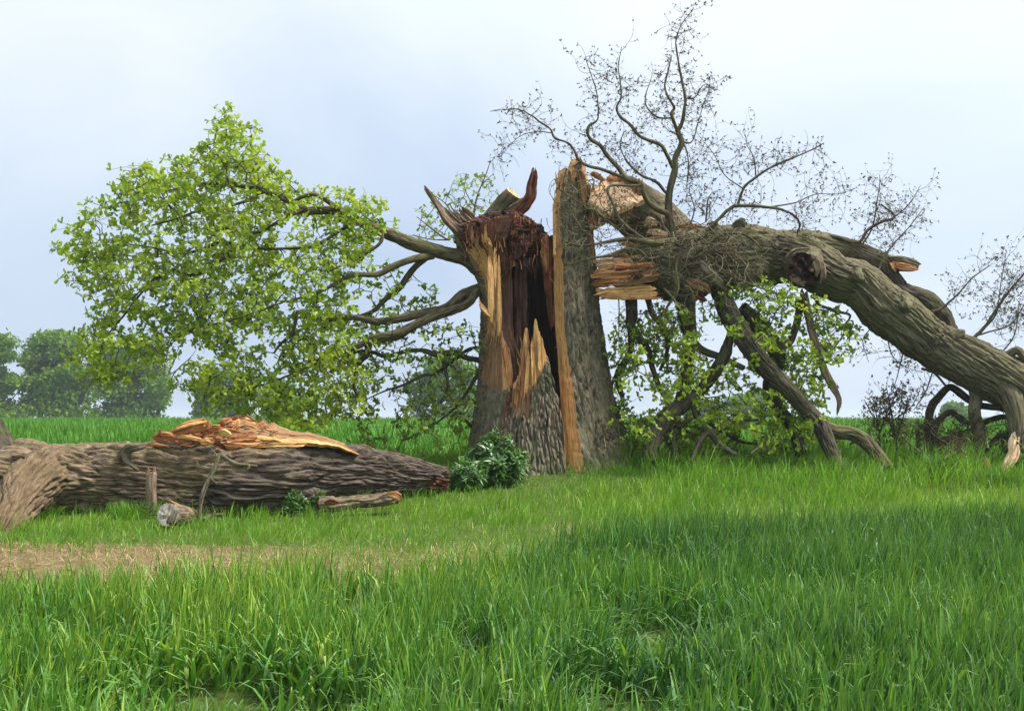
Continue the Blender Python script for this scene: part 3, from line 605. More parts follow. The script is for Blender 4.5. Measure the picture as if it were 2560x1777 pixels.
# broken stubs on top
shard('broken_stub', [(1172, 600, 15.5, 20), (1146, 568, 15.5, 18), (1120, 536, 15.48, 12), (1096, 508, 15.46, 3)], M['bark_dark'], oak, .7, 69, .03)
shard('broken_stub', [(1170, 604, 15.4, 24), (1142, 574, 15.4, 23), (1116, 546, 15.38, 21), (1096, 514, 15.36, 17), (1074, 486, 15.35, 13), (1059, 466, 15.35, 6)], M['grey'], oak, .8, 70, .03, jag=.25, lump=.5, label='long grey splinter sticking out from the crown of the stump')
for i, pts in enumerate([[(1190, 590, 15.5, 30), (1160, 560, 15.5, 28), (1138, 536, 15.5, 20), (1124, 520, 15.5, 8)], [(1204, 580, 15.55, 34), (1184, 556, 15.52, 32), (1164, 534, 15.5, 24), (1148, 518, 15.5, 10)], [(1186, 592, 15.3, 26), (1160, 574, 15.25, 18), (1130, 560, 15.22, 4)], [(1196, 560, 15.7, 24), (1168, 536, 15.7, 12), (1156, 524, 15.7, 3)]]):
    shard('broken_stub', pts, M['grey'], oak, .7, 72 + i, .04, jag=.8, lump=.4)
mb = MB(); C, r = path([(1215, 575, 15.6, 60), (1236, 545, 15.55, 50), (1262, 512, 15.5, 52), (1278, 492, 15.42, 46), (1284, 484, 15.4, 40)])
tube(mb, C, r, 40, .015, .016, .12, 0, None, 1, 1., 80, capz=.5, fu=30, fv=10)
mb.build('broken_stub', [M['bark_limb'], M['pale']], oak, label='thick bark-covered stub with a pale broken face')
shard('broken_stub', [(1262, 485, 15.5, 4), (1266, 478, 15.5, 10), (1275, 476, 15.5, 8), (1284, 480, 15.5, 3)], M['bark_limb'], oak, .8, 81, .008, seg=12)
shard('curled_splinter', [(1256, 586, 15.35, 40), (1276, 556, 15.3, 34), (1296, 530, 15.28, 24), (1314, 510, 15.27, 28), (1327, 490, 15.26, 26), (1329, 466, 15.26, 20), (1334, 442, 15.26, 17), (1335, 428, 15.26, 12), (1337, 418, 15.26, 5)], M['red'], oak, .6, 82, .035, lump=.55, jag=.35, label='rust-red splinter curling upward from the rotten cap')
shard('splinter', [(1268, 530, 15.3, 16), (1292, 516, 15.26, 22), (1312, 500, 15.24, 16), (1322, 496, 15.24, 4)], M['grey'], oak, .6, 83, .02)
shard('splinter', [(1300, 572, 15.1, 6), (1312, 568, 15.08, 11), (1322, 564, 15.06, 3)], M['orange'], oak, .6, 84, .01, seg=10)
# fine fibres standing off the torn faces
def onwall(px0, px1, py0, py1, off=.015):
    px, py = rng.uniform(px0, px1), rng.uniform(py0, py1); z = float(Z_(py)); th = float(th_px(px, z)); r_ = float(TR(z)) - off
    return np.array([float(TCX(z)) + r_ * math.sin(th), TY - r_ * math.cos(th) * .95, z]), np.array([rng.normal(0, .12), -.10 - .2 * rng.random(), rng.choice([1., 1., -1.])])
fibres('wood_fibres', 170, lambda i: onwall(1212, 1254, 600, 860), [M['pale'], M['orange'], M['stained']], oak, (.06, .30), (.002, .006))
fibres('wood_fibres', 70, lambda i: onwall(1292, 1352, 860, 1000, -.01), [M['pale'], M['orange']], oak, (.05, .18), (.002, .005))
fibres('wood_fibres', 130, lambda i: (lambda z: (np.array([float(TCX(z)) + float(TR(z)) * math.sin(float(th_px(stripL(z), z))) - rng.random() * float(wid(z)), TY - .74 + rng.uniform(0, .12), z]), np.array([rng.normal(-.1, .12), -.25, rng.choice([1., -1.])])))(float(Z_(rng.uniform(450, 1130)))), [M['pale'], M['orange']], oak, (.05, .2), (.002, .005))
fibres('wood_fibres', 45, lambda i: (np.array([X_(rng.uniform(1256, 1372)), TY - .70 + rng.normal(0, .03), Z_(rng.uniform(570, 690))]), np.array([rng.normal(0, .15), -.15, rng.choice([1., -1., -1.])])), [M['red'], M['dark'], M['orange']], oak, (.06, .22), (.003, .008))
for i in range(16):                                    # short slivers along the broken tops
    px_ = (1400, 1466, 1150, 1250)[i % 4] + rng.normal(0, 8) + (rng.uniform(0, 60) if i % 4 == 2 else 0); py_ = (470, 478, 600, 600)[i % 4] + rng.normal(0, 12); h_ = rng.uniform(18, 46); Y_ = (15.0, 15.2, 15.0, 14.95)[i % 4] + rng.uniform(-.03, .1); dx_2 = rng.normal(0, .15) * h_; w_ = rng.uniform(4, 9)
    shard('splinter', [(px_, py_ + 16, Y_, w_), (px_ + dx_2 * .4, py_ - h_ * .4, Y_, w_ * .8), (px_ + dx_2 * .8, py_ - h_ * .8, Y_, w_ * .4), (px_ + dx_2, py_ - h_, Y_, 1)], M[('pale', 'orange', 'stained', 'red')[i % 4]], oak, .6, 640 + i, .012, jag=.5, lump=.4)
# ------------------------------------------------------------------ the fallen trunk lying in the grass
log = thing('fallen_log', P(420, 1280, 12.4), 'thick furrowed trunk lying in the grass, its top torn open to orange wood', 'tree trunk')
mb = MB(); C, r = path([(-330, 1196, 12.2, 165), (-150, 1196, 12.25, 165), (20, 1198, 12.3, 165), (150, 1202, 12.35, 158), (270, 1203, 12.4, 158), (400, 1205, 12.4, 162), (540, 1207, 12.45, 168), (640, 1204, 12.5, 180), (700, 1199, 12.6, 176), (760, 1190, 12.75, 148), (850, 1184, 12.9, 128), (960, 1186, 13.2, 96), (1050, 1190, 13.45, 70), (1112, 1196, 13.6, 50)])
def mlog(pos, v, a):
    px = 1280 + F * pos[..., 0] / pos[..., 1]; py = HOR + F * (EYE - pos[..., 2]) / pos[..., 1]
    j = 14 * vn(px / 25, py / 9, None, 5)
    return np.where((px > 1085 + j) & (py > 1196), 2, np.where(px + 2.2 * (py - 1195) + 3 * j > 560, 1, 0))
r = r * (1 + .05 * vn(C[:, 0] * 1.3, C[:, 0] * 0, None, 3))
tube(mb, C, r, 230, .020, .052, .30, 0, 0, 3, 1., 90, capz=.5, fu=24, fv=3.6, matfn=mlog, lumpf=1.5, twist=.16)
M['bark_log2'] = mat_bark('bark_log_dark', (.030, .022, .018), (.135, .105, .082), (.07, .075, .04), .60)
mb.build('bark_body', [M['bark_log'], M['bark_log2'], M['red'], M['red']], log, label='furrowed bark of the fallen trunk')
# limb reaching to the ground in front and limb rising behind it
mb = MB(); C, r = path([(150, 1185, 12.3, 120), (100, 1200, 12.05, 130), (58, 1235, 11.75, 112), (28, 1280, 11.45, 92), (6, 1325, 11.2, 84), (-10, 1360, 11.1, 70)])
tube(mb, C, r, 130, .018, .052, .22, 0, None, 1, 1., 92, capz=.4, fu=24, fv=4.5)
M['bark_log3'] = mat_bark('bark_log_brown', (.05, .034, .022), (.20, .14, .09), (.15, .11, .06), .5)
mb.build('limb', [M['bark_log3'], M['red']], log, label='short limb stub bending down into the grass')
mb = MB(); C, r = path([(30, 1180, 12.3, 120), (4, 1140, 12.3, 96), (-22, 1090, 12.35, 80), (-60, 1030, 12.4, 70), (-130, 940, 12.5, 60)])
tube(mb, C, r, 110, .02, .022, .1, 0, None, 1, 1., 93, capz=.4, fu=27, fv=6)
mb.build('limb', [M['bark_dark'], M['orange']], log, label='dark limb rising from the fallen trunk')
# torn wood along the top
ridge = interp([(340, 1128), (372, 1118), (400, 1098), (440, 1088), (480, 1084), (525, 1078), (540, 1074), (556, 1060), (572, 1049), (590, 1044), (620, 1047), (660, 1056), (700, 1066), (760, 1078), (820, 1094), (862, 1110), (895, 1132)])
front = interp([(340, 1134), (400, 1122), (470, 1120), (520, 1124), (560, 1128), (590, 1130), (640, 1120), (700, 1112), (780, 1112), (850, 1120), (895, 1138)])
ns, nt_ = 280, 96
S, T = np.meshgrid(np.linspace(338, 897, ns), np.linspace(0, 1, nt_), indexing='ij')
Yf = np.interp(S, [340, 600, 900], [12.18, 12.24, 12.62])
tt = np.clip(T / .62, 0, 1); bk = np.clip((T - .62) / .38, 0, 1)
fr_ = front(S) + (9 * np.abs(vn(S / 16, S * 0, None, 3)) - 7 * vn(S / 40, S * 0, None, 4)) * (.35 + .65 * sm(720, 560, S)); rd_ = ridge(S) + 6 * vn(S / 14, S * 0, None, 9) * sm(880, 700, S)
pyv = fr_ + (rd_ - fr_) * tt ** .8 + 60 * bk ** 1.5
Yv = Yf + .42 * tt + .34 * bk
u = (T * .9); v = S * .0044
warp = .05 * fbm(v * 2.0, u * 3, None, 5, 3)
f1, f2, cid = voro((u + warp) * 7.5, v * 1.8 + warp * 4, 6)
relief = (cid - .5) * .10 + .035 * wood_h(u + warp, v, 7) + .05 * fbm(v * 3, u * 8, None, 8, 4) + .03 * fbm(v * 9, u * 40, None, 18, 3) + .05 * (np.floor((u + warp * 1.4) * 9) % 2 - .5)
relief *= sm(0, .08, T) * (.22 + .78 * sm(700, 560, S))
relief *= .35 + .65 * sm(0, .25, T) * np.where(S < 560, .8, 1); Yv = Yv + .12 * sm(.12, 0, T)
pos = np.stack([(S - 1280) / F * Yv, Yv - relief * .6, EYE - (pyv - HOR) / F * Yv + relief * .55], -1)
pat = fbm(v * 2.2, (u + warp) * 14, None, 12, 4)
mi = np.where(pat > .22, 1, np.where(pat < -.45, 2, 0))
mi = np.where((S > 470) & (S < 575) & (fbm(v * 8, u * 7, None, 14, 3) < -.12) & (T < .6), 2, mi)
relf = fbm(v * 3, u * 5, None, 44, 3)
mi = np.where((S > 600) & (T > .26 + .12 * relf), np.where(pat > .30, 0, 3), mi); mi = np.where((S > 640) & (T < .2 + .1 * relf), 1, mi)
mb = MB(); mb.add(pos.reshape(-1, 3), grid_quads(ns, nt_, flip=True), None, np.stack([u * 1.0, v], -1), mi[:-1, :-1].ravel())
torn = mb.build('torn_wood', [M['orange'], M['pale'], M['red'], M['stained']], log, smooth=False, label='orange torn heartwood exposed along the top of the trunk')
for i, (pts, mt, fl) in enumerate([
    ([(374, 1104, 12.12, 5), (400, 1106, 12.1, 9), (430, 1111, 12.1, 9), (456, 1116, 12.1, 4)], 'grey', .8),
    ([(372, 1113, 12.15, 8), (392, 1112, 12.12, 15), (415, 1114, 12.12, 13), (428, 1116, 12.12, 5)], 'orange', .8),
    ([(424, 1088, 12.3, 14), (450, 1078, 12.25, 26), (480, 1068, 12.25, 34), (510, 1060, 12.28, 36), (526, 1056, 12.3, 22)], 'orange', .8),
    ([(430, 1077, 12.22, 4), (460, 1066, 12.18, 9), (495, 1057, 12.2, 8), (520, 1055, 12.22, 4)], 'pale', 1.),
    ([(521, 1068, 12.2, 14), (523, 1058, 12.2, 11), (521, 1050, 12.2, 4)], 'orange', .8),
    ([(382, 1096, 12.3, 16), (400, 1090, 12.25, 22), (425, 1090, 12.2, 18), (446, 1094, 12.2, 8)], 'orange', .8),
    ([(398, 1090, 12.22, 10), (400, 1082, 12.22, 8), (399, 1074, 12.22, 3)], 'red', .8),
    ([(430, 1094, 12.12, 8), (455, 1096, 12.08, 18), (485, 1099, 12.08, 20), (503, 1104, 12.1, 16), (508, 1114, 12.1, 6)], 'orange', .7),
    ([(428, 1093, 12.08, 3), (460, 1092, 12.04, 7), (490, 1097, 12.04, 7), (505, 1100, 12.06, 3)], 'pale', 1.),
    ([(550, 1062, 12.3, 10), (560, 1055, 12.28, 20), (572, 1050, 12.28, 14), (578, 1046, 12.3, 4)], 'orange', .8),
    ([(545, 1085, 12.14, 10), (560, 1082, 12.1, 18), (575, 1090, 12.1, 12), (572, 1094, 12.1, 4)], 'pale', .6),
    ([(520, 1074, 12.2, 6), (545, 1074, 12.15, 14), (575, 1076, 12.16, 10), (600, 1082, 12.2, 4)], 'orange', .7),
    ([(555, 1110, 12.1, 5), (590, 1112, 12.06, 12), (625, 1112, 12.1, 10), (660, 1106, 12.2, 4)], 'orange', .7),
    ([(640, 1116, 12.15, 5), (690, 1112, 12.15, 11), (740, 1111, 12.24, 9), (780, 1110, 12.35, 3)], 'pale', .7),
    ([(480, 1122, 12.06, 5), (500, 1124, 12.04, 9), (530, 1120, 12.06, 8), (545, 1116, 12.08, 3)], 'bark_dark', .7)]):
    shard('splinter', pts, M[mt], torn, fl, 110 + i, .02, seg=16, lump=.35)
# gnarled stub on the bark
mb = MB(); C, r = path([(306, 1146, 12.25, 34), (316, 1130, 12.08, 30), (326, 1117, 12.0, 22), (345, 1118, 11.96, 18), (364, 1114, 11.98, 8)])
tube(mb, C, r, 40, .015, .012, .25, 0, None, 0, 1., 120, fu=40, fv=14)
C, r = path([(318, 1128, 12.05, 24), (314, 1146, 12.0, 18), (326, 1160, 11.98, 12), (346, 1176, 12.0, 4)])
tube(mb, C, r, 24, .015, .008, .2, 0, None, 0, 1., 121, fu=40, fv=14)
mb.build('gnarled_stub', M['bark_limb'], log)
for i, pts in enumerate([[(1080, 1180, 13.3, 16), (1108, 1186, 13.35, 18), (1124, 1190, 13.4, 6)], [(1084, 1196, 13.3, 16), (1112, 1204, 13.35, 16), (1122, 1208, 13.4, 5)], [(1070, 1214, 13.28, 16), (1094, 1216, 13.3, 14), (1108, 1218, 13.3, 4)], [(1090, 1178, 13.5, 12), (1116, 1180, 13.5, 10), (1128, 1182, 13.5, 3)]]):
    shard('splinter', pts, M['red' if i in (1, 2) else 'bark_log2'], log, .6, 160 + i, .02, jag=.8, lump=.3)
fibres('wood_fibres', 70, lambda i: ((lambda px, q: P(px, front(px) + (ridge(px) - front(px)) * q - 2, 12.1 + .4 * q + (px > 650) * .1))(rng.uniform(375, 700), rng.uniform(.05, 1)), np.array([rng.choice([-1, 1]), -.3, rng.normal(.15, .2)])), [M['orange'], M['pale'], M['red']], log, (.05, .22), (.004, .012))

# ------------------------------------------------------------------ small things by the fallen trunk
post = thing('wooden_post', P(378, 1262, 11.95), 'short weathered wooden post standing upright against the fallen trunk', 'post')
shard('post', [(378, 1290, 11.95, 24), (378, 1260, 11.95, 25), (377, 1220, 11.95, 23), (379, 1185, 11.97, 23), (381, 1176, 11.97, 18)], M['grey'], post, .8, 130, .014, lump=.08)
for pts in ([(372, 1190, 11.95, 7), (371, 1172, 11.95, 4), (371, 1166, 11.95, 1)], [(384, 1188, 11.96, 8), (386, 1170, 11.96, 5), (386, 1164, 11.96, 1)]): shard('splinter', pts, M['stained'], post, .8, 131, .006, seg=10)
stump = thing('cut_stump', P(425, 1310, 11.3), 'small pale grey cut log end lying in the grass before the wooden post', 'stump')
mb = MB(); C, r = path([(472, 1298, 11.9, 56), (445, 1290, 11.5, 58), (420, 1286, 11.2, 56)])
tube(mb, C, r, 60, .012, .010, .10, 0, None, 1, 1., 133, capz=.15, fu=40, fv=12)
M['ashcut'] = mat_wood('bleached_cut_face', (.22, .19, .16), (.42, .39, .35), (.58, .55, .50), .9, 60, 20, .6)
mb.build('log_section', [M['bark_log'], M['ashcut']], stump)
shard('branch_stub', [(436, 1282, 11.15, 12), (430, 1296, 11.08, 16), (424, 1308, 11.05, 18), (416, 1312, 11.05, 14)], M['bark_dark'], stump, 1., 134, .01)
sl_ = thing('wood_sliver', P(450, 1268, 11.6), 'thin bright orange wood sliver leaning on the cut log end', 'wood')
shard('sliver', [(417, 1247, 11.5, 4), (440, 1260, 11.5, 7), (462, 1270, 11.55, 8), (480, 1280, 11.6, 4)], M['orange'], sl_, .6, 135, .004, seg=10)
slab = thing('broken_log', P(900, 1268, 12.2), 'broken length of bark-covered wood with a reddish end lying in the grass', 'wood')
mb = MB(); C, r = path([(800, 1262, 12.15, 34), (830, 1260, 12.15, 36), (870, 1257, 12.2, 28), (920, 1252, 12.25, 30), (965, 1246, 12.3, 32), (995, 1244, 12.35, 28)])
tube(mb, C, r, 60, .014, .018, .28, 0, 1, 1, .8, 137, capz=.6, fu=30, fv=8)
mb.build('log_section', [M['bark_log'], M['orange']], slab)
shard('torn_end', [(965, 1236, 12.22, 10), (985, 1238, 12.2, 22), (1000, 1246, 12.22, 20), (1004, 1254, 12.24, 6)], M['orange'], slab, .7, 138, .014)
shard('torn_end', [(812, 1258, 12.02, 8), (830, 1254, 12.0, 18), (848, 1258, 12.0, 8)], M['red'], slab, .7, 139, .012)
dead = thing('dead_branch', P(500, 1290, 11.8), 'thin crooked greenish dead branch leaning against the fallen trunk', 'branch')
mb = MB()
for pts in ([(498, 1296, 11.75, 11), (500, 1262, 11.75, 11), (508, 1232, 11.75, 12), (524, 1198, 11.78, 11), (538, 1170, 11.8, 11), (546, 1146, 11.82, 11), (552, 1136, 11.84, 12), (568, 1146, 11.8, 10), (590, 1157, 11.76, 9), (612, 1160, 11.74, 8), (644, 1163, 11.72, 5)],
            [(526, 1194, 11.77, 6), (536, 1204, 11.75, 5), (543, 1210, 11.74, 2)], [(616, 1160, 11.74, 7), (624, 1166, 11.72, 6), (617, 1172, 11.7, 2)], [(546, 1146, 11.82, 4), (536, 1130, 11.85, 3), (524, 1118, 11.88, 1.5)],
            [(572, 1148, 11.8, 3), (578, 1166, 11.76, 2), (584, 1186, 11.74, 1)], [(508, 1300, 11.7, 14), (528, 1288, 11.8, 12), (560, 1284, 11.9, 3)]):
    C, r = path(pts); tube(mb, C, r, 10, .02, .0, .12, 0, 0, 0, 1., 140, wob=.008)
mb.build('branch', M['bark_limb'], dead)
tw = thing('fallen_twig', P(370, 1270, 11.4), 'small dark forked twig lying on the grass beside the cut log end', 'branch')
mb = MB()
for pts in ([(348, 1262, 11.4, 3), (362, 1270, 11.4, 5), (376, 1268, 11.4, 5), (382, 1256, 11.4, 4)], [(376, 1268, 11.4, 5), (380, 1280, 11.38, 4), (386, 1286, 11.36, 3)], [(350, 1272, 11.35, 2), (368, 1284, 11.33, 3), (396, 1288, 11.3, 2)]):
    C, r = path(pts); tube(mb, C, r, 6, .02, 0, .1, 0, 0, 0)
mb.build('branch', M['bark_dark'], tw)
# ------------------------------------------------------------------ the great fallen limb on the right
def z3(x, y, Y, w): return (1440 + x * .5263, 400 + y * .5263, Y, w * .5263)
def z4(x, y, Y, w): return (1180 + x * .4176, 20 + y * .4176, Y, w * .4176)
limb = thing('fallen_limb', P(2800, 1160, 15.0), 'great fallen limb arching from the broken trunk down to the ground', 'fallen tree')
mb = MB(); C, r = path([z3(180, 560, 15.7, 170), z3(320, 540, 15.6, 240), z3(500, 490, 15.6, 330), z3(650, 455, 15.6, 325), z3(800, 440, 15.6, 296), z3(950, 455, 15.55, 262), z3(1130, 498, 15.5, 232), z3(1300, 580, 15.45, 226), z3(1500, 718, 15.4, 226), z3(1700, 862, 15.3, 228), z3(1900, 985, 15.2, 232), z3(2080, 1078, 15.1, 240), (2640, 1022, 15.0, 130), (2740, 1080, 14.9, 118), (2860, 1150, 14.8, 108), (3000, 1200, 14.7, 96)])
r = r * .92 * (1 + .07 * vn(np.arange(len(r)) * .9, 0 * r, None, 6))
def mlimb(pos, v, a):
    q = fbm(pos[..., 0] * 2.6, pos[..., 1] * 2.6, pos[..., 2] * 2.6, 66, 4)
    return np.where((q > .50) & (v > 1.2), 2, 0)
tube(mb, C, r, 190, .023, .046, .20, 0, 1, 1, 1., 200, capz=.5, fu=26, fv=4.6, lumpf=2.2, twist=.25, matfn=mlimb, wob=.05)
mainl = mb.build('main_limb', [M['bark_limb'], M['orange'], M['bark']], limb, label='massive greenish bark-covered main limb')
def branch(name, pts, mat, seg=20, amp=.012, s=0, cap=0, parent=limb, lump=.10, wob=.0, label=None, mats=None, cap1=None, capz=.3, step=.034):
    mb = MB(); C, r = path(pts)
    tube(mb, C, r, seg, step, amp, lump, 0, None, cap if cap1 is None else cap1, 1., s, wob=wob, capz=capz, fu=34, fv=8)
    return mb.build(name, mats or mat, parent, label=label), resample(C, r, .06)[0]
# upper stub with fresh broken face
mb = MB(); C, r = path([(1730, 628, 16.3, 90), (1670, 585, 16.1, 118), (1612, 540, 15.85, 132), (1560, 506, 15.45, 126), (1540, 492, 15.28, 122)])
tube(mb, C, r, 110, .018, .022, .08, 0, None, 1, 1.1, 202, capz=.55, fu=32, fv=7)
brokl = mb.build('broken_limb', [M['bark'], M['orange']], limb, label='thick broken limb with a fresh pale torn face')
def panel(name, lo, hi, mat, parent, nS=80, nT=70, relief=.03, s=0, thick=.06, label=None):
    """a torn face between a lower and an upper outline (px, py, Y), with relief and a back"""
    A = resample(np.array([P(*p) for p in lo]), np.ones(len(lo)), .01)[0]; B = resample(np.array([P(*p) for p in hi]), np.ones(len(hi)), .01)[0]
    q = np.linspace(0, 1, nS); ia = lambda C: np.stack([np.interp(q, np.linspace(0, 1, len(C)), C[:, k]) for k in range(3)], 1)
    A, B = ia(A), ia(B); t = np.linspace(0, 1, nT)[:, None, None]
    jl = .09 * np.abs(vn(q * 16, q * 0, None, s))[None, :, None]; jh = .24 * np.abs(vn(q * 19, q * 0, None, s + 1))[None, :, None]
    G = A + (B - A) * (t * (1 - jl - jh) + jl)
    n = unit(np.cross(np.gradient(G, axis=1), np.gradient(G, axis=0)))
    u = q[None] * .9 + .35 * t[..., 0]; v = t[..., 0] * .55 - .3 * q[None]
    h = relief * (wood_h(u, v, s) + .6 * fbm(u * 9, v * 4, None, s + 4, 3)) 
    Fp = G + n * h[..., None]; Bk = G - n * thick
    mb = MB(); uv = np.stack([u + 0 * v, v + 0 * u], -1)
    mb.add(Fp, grid_quads(nT, nS), None, uv); mb.add(Bk, grid_quads(nT, nS, flip=True), None, uv)
    for a_, b_ in ((Fp[0], Bk[0]), (Bk[-1], Fp[-1]), (Bk[:, 0], Fp[:, 0]), (Fp[:, -1], Bk[:, -1])):
        E = np.stack([a_, b_]); mb.add(E.reshape(-1, 3), grid_quads(2, len(a_)), None, None)
    return mb.build(name, mat, parent, smooth=False, label=label)
panel('torn_face', [(1472, 502, 14.98), (1496, 522, 14.9), (1520, 538, 14.88), (1560, 522, 14.9), (1612, 500, 14.98)], [(1478, 478, 15.25), (1498, 452, 15.36), (1530, 436, 15.42), (1568, 440, 15.42), (1606, 450, 15.34)], M['cut'], brokl, s=230, label='fresh pale fan-shaped torn face')
panel('torn_face', [(1470, 560, 15.2), (1480, 575, 15.15), (1500, 570, 15.15), (1514, 560, 15.2)], [(1474, 510, 15.2), (1490, 518, 15.15), (1506, 528, 15.15), (1518, 536, 15.2)], M['orange'], brokl, 30, 30, .03, 231)
for i, (pts, mt, fl) in enumerate([
    ([(1600, 446, 15.3, 8), (1606, 470, 15.2, 14), (1607, 490, 15.15, 14), (1608, 512, 15.15, 6)], 'orange', .6),
    ([(1478, 440, 15.35, 8), (1486, 436, 15.3, 16), (1500, 444, 15.3, 14), (1512, 452, 15.35, 6)], 'orange', .7),
    ([(1468, 560, 15.35, 12), (1474, 600, 15.3, 16), (1478, 640, 15.3, 14), (1480, 660, 15.3, 5)], 'orange', .6),
    # torn slabs at the fracture
    ([z3(76, 502, 15.2, 40), z3(140, 495, 15.15, 52), z3(200, 488, 15.15, 46), z3(270, 470, 15.2, 34)], 'cut', .5),
    ([z3(120, 470, 15.2, 12), z3(200, 440, 15.15, 26), z3(270, 415, 15.15, 24), z3(310, 400, 15.2, 8)], 'cut', .6),
    ([z3(66, 562, 15.12, 84), z3(140, 552, 15.05, 100), z3(230, 545, 15.03, 106), z3(320, 535, 15.1, 96), z3(400, 525, 15.25, 80)], 'orange', .4),
    ([z3(92, 612, 15.06, 40), z3(150, 630, 15.02, 56), z3(220, 632, 15.0, 64), z3(300, 628, 15.05, 62), z3(380, 622, 15.2, 56)], 'pale', .5),
    ([z3(120, 640, 15.0, 8), z3(200, 652, 14.98, 18), z3(320, 655, 15.0, 18), z3(420, 658, 15.1, 8)], 'pale', .6),
    ([z3(80, 580, 15.05, 10), z3(200, 590, 14.98, 24), z3(300, 580, 15.0, 22), z3(380, 575, 15.1, 8)], 'stained', .5),
    ([z3(90, 520, 15.1, 10), z3(170, 525, 15.0, 26), z3(260, 520, 15.0, 22), z3(340, 512, 15.1, 8)], 'red', .5),
    ([z3(250, 540, 14.98, 10), z3(300, 548, 14.95, 34), z3(340, 552, 14.98, 12)], 'red', .5),
    # pale chips on top of the limb
    ([z3(320, 310, 15.3, 12), z3(345, 292, 15.25, 40), z3(370, 300, 15.25, 30), z3(390, 310, 15.3, 8)], 'cut', .6),
    ([z3(330, 340, 15.15, 14), z3(380, 345, 15.1, 34), z3(430, 355, 15.1, 24), z3(470, 365, 15.2, 8)], 'cut', .6),
    ([z3(470, 322, 15.2, 8), z3(520, 315, 15.15, 18), z3(590, 305, 15.2, 8)], 'orange', .6),
    ([z3(490, 335, 15.15, 8), z3(560, 322, 15.12, 14), z3(640, 318, 15.2, 6)], 'orange', .6),
    ([z3(280, 380, 15.1, 8), z3(340, 385, 15.05, 26), z3(420, 372, 15.1, 18), z3(470, 368, 15.2, 6)], 'orange', .6),
    # torn patch under the limb
    ([z3(520, 560, 14.85, 14), z3(560, 590, 14.8, 56), z3(610, 610, 14.8, 50), z3(640, 640, 14.85, 16)], 'stained', .5),
    ([z3(580, 470, 14.8, 14), z3(630, 530, 14.72, 40), z3(680, 580, 14.75, 36), z3(720, 620, 14.8, 10)], 'bark_limb', .5),
    ([z3(560, 620, 14.85, 10), z3(590, 650, 14.8, 34), z3(620, 670, 14.85, 8)], 'red', .6)]):
    shard('splinter', pts, M[mt], mainl, fl, 210 + i, .022, seg=18, lump=.34, jag=.5)
for i, pts in enumerate([[z3(770, 330, 15.45, 70), z3(785, 296, 15.35, 44), z3(792, 276, 15.32, 14)], [z3(1080, 400, 15.5, 80), z3(1100, 362, 15.45, 60), z3(1108, 346, 15.45, 24)], [z3(1330, 540, 15.1, 60), z3(1345, 560, 15.0, 46), z3(1352, 572, 14.96, 16)], [z3(1560, 690, 15.1, 66), z3(1570, 700, 14.98, 44), z3(1572, 706, 14.95, 14)], [z3(1800, 840, 15.1, 60), z3(1830, 822, 15.05, 40), z3(1844, 812, 15.05, 14)], [z3(660, 330, 15.4, 60), z3(650, 308, 15.35, 34), z3(640, 296, 15.35, 10)]]):
    mb = MB(); C, r = path(pts); tube(mb, C, r, 36, .015, .02, .3, 0, None, 0, 1., 340 + i, capz=.4, fu=34, fv=12); mb.build('stub', M['bark_limb'], mainl)
for i in range(20):                                    # slivers bristling from the fracture
    x_, y_ = rng.uniform(150, 340), rng.choice([rng.uniform(400, 520), rng.uniform(530, 650)]); l_ = rng.uniform(50, 150); dy_ = rng.normal(0, .14) * l_ + (525 - y_) * -.12; w_ = rng.uniform(8, 24); Y_ = rng.uniform(14.98, 15.4)
    shard('splinter', [z3(x_, y_, Y_ + .05, w_), z3(x_ - l_ * .5, y_ + dy_ * .5, Y_, w_ * .8), z3(x_ - l_ * .85, y_ + dy_ * .85, Y_, w_ * .45), z3(x_ - l_, y_ + dy_, Y_, 2)], M[('cut', 'orange', 'pale', 'red')[i % 4]], mainl, .55, 600 + i, .02, jag=.6, lump=.4)
# knot hole: collar of torn wood round a dark hollow
mb = MB(); C, r = path([(2005, 664, 15.4, 96), (2008, 668, 15.15, 92), (2012, 674, 14.98, 84)])
tube(mb, C, r, 60, .015, .02, .34, 0, None, 1, 1., 240, capz=-1.6, fu=30, fv=14)
knot = mb.build('knot', [M['bark_limb'], M['dark']], limb, label='torn knot with a dark hollow')
for i, pts in enumerate([[(1968, 650, 15.0, 6), (1984, 632, 14.95, 14), (2006, 626, 14.95, 12), (2026, 622, 14.98, 4)], [(2030, 640, 14.95, 8), (2042, 656, 14.9, 24), (2046, 676, 14.9, 26), (2042, 700, 14.92, 10)], [(1972, 684, 15.0, 8), (1990, 700, 14.95, 22), (2014, 712, 14.95, 14)], [(2040, 640, 14.95, 6), (2054, 662, 14.9, 16), (2058, 690, 14.9, 14), (2052, 712, 14.95, 5)]]):
    shard('splinter', pts, M['grey'], knot, .6, 250 + i, .022, seg=16, lump=.4, jag=.5)
# second limb behind
branch('limb', [z3(880, 420, 15.8, 150), z3(1020, 400, 15.95, 130), z3(1150, 400, 16.0, 118), z3(1300, 435, 16.0, 112), z3(1420, 478, 16.0, 100), z3(1500, 500, 16.0, 74), z3(1560, 502, 16.0, 30)], None, 90, .02, 260, mats=[M['bark_limb'], M['pale']], cap1=1, label='upper limb ending in a torn tip')
branch('limb', [z3(1440, 490, 16.0, 90), z3(1500, 560, 15.95, 78), z3(1550, 620, 15.9, 76), z3(1620, 650, 15.9, 84), z3(1680, 680, 15.85, 96), z3(1735, 750, 15.8, 100), z3(1790, 830, 15.7, 60)], M['bark_dark'], 70, .018, 262)
shard('splinter', [z3(1480, 470, 15.9, 20), z3(1540, 476, 15.85, 44), z3(1600, 492, 15.85, 40), z3(1636, 506, 15.85, 22)], M['bark_limb'], limb, .8, 263, .016)
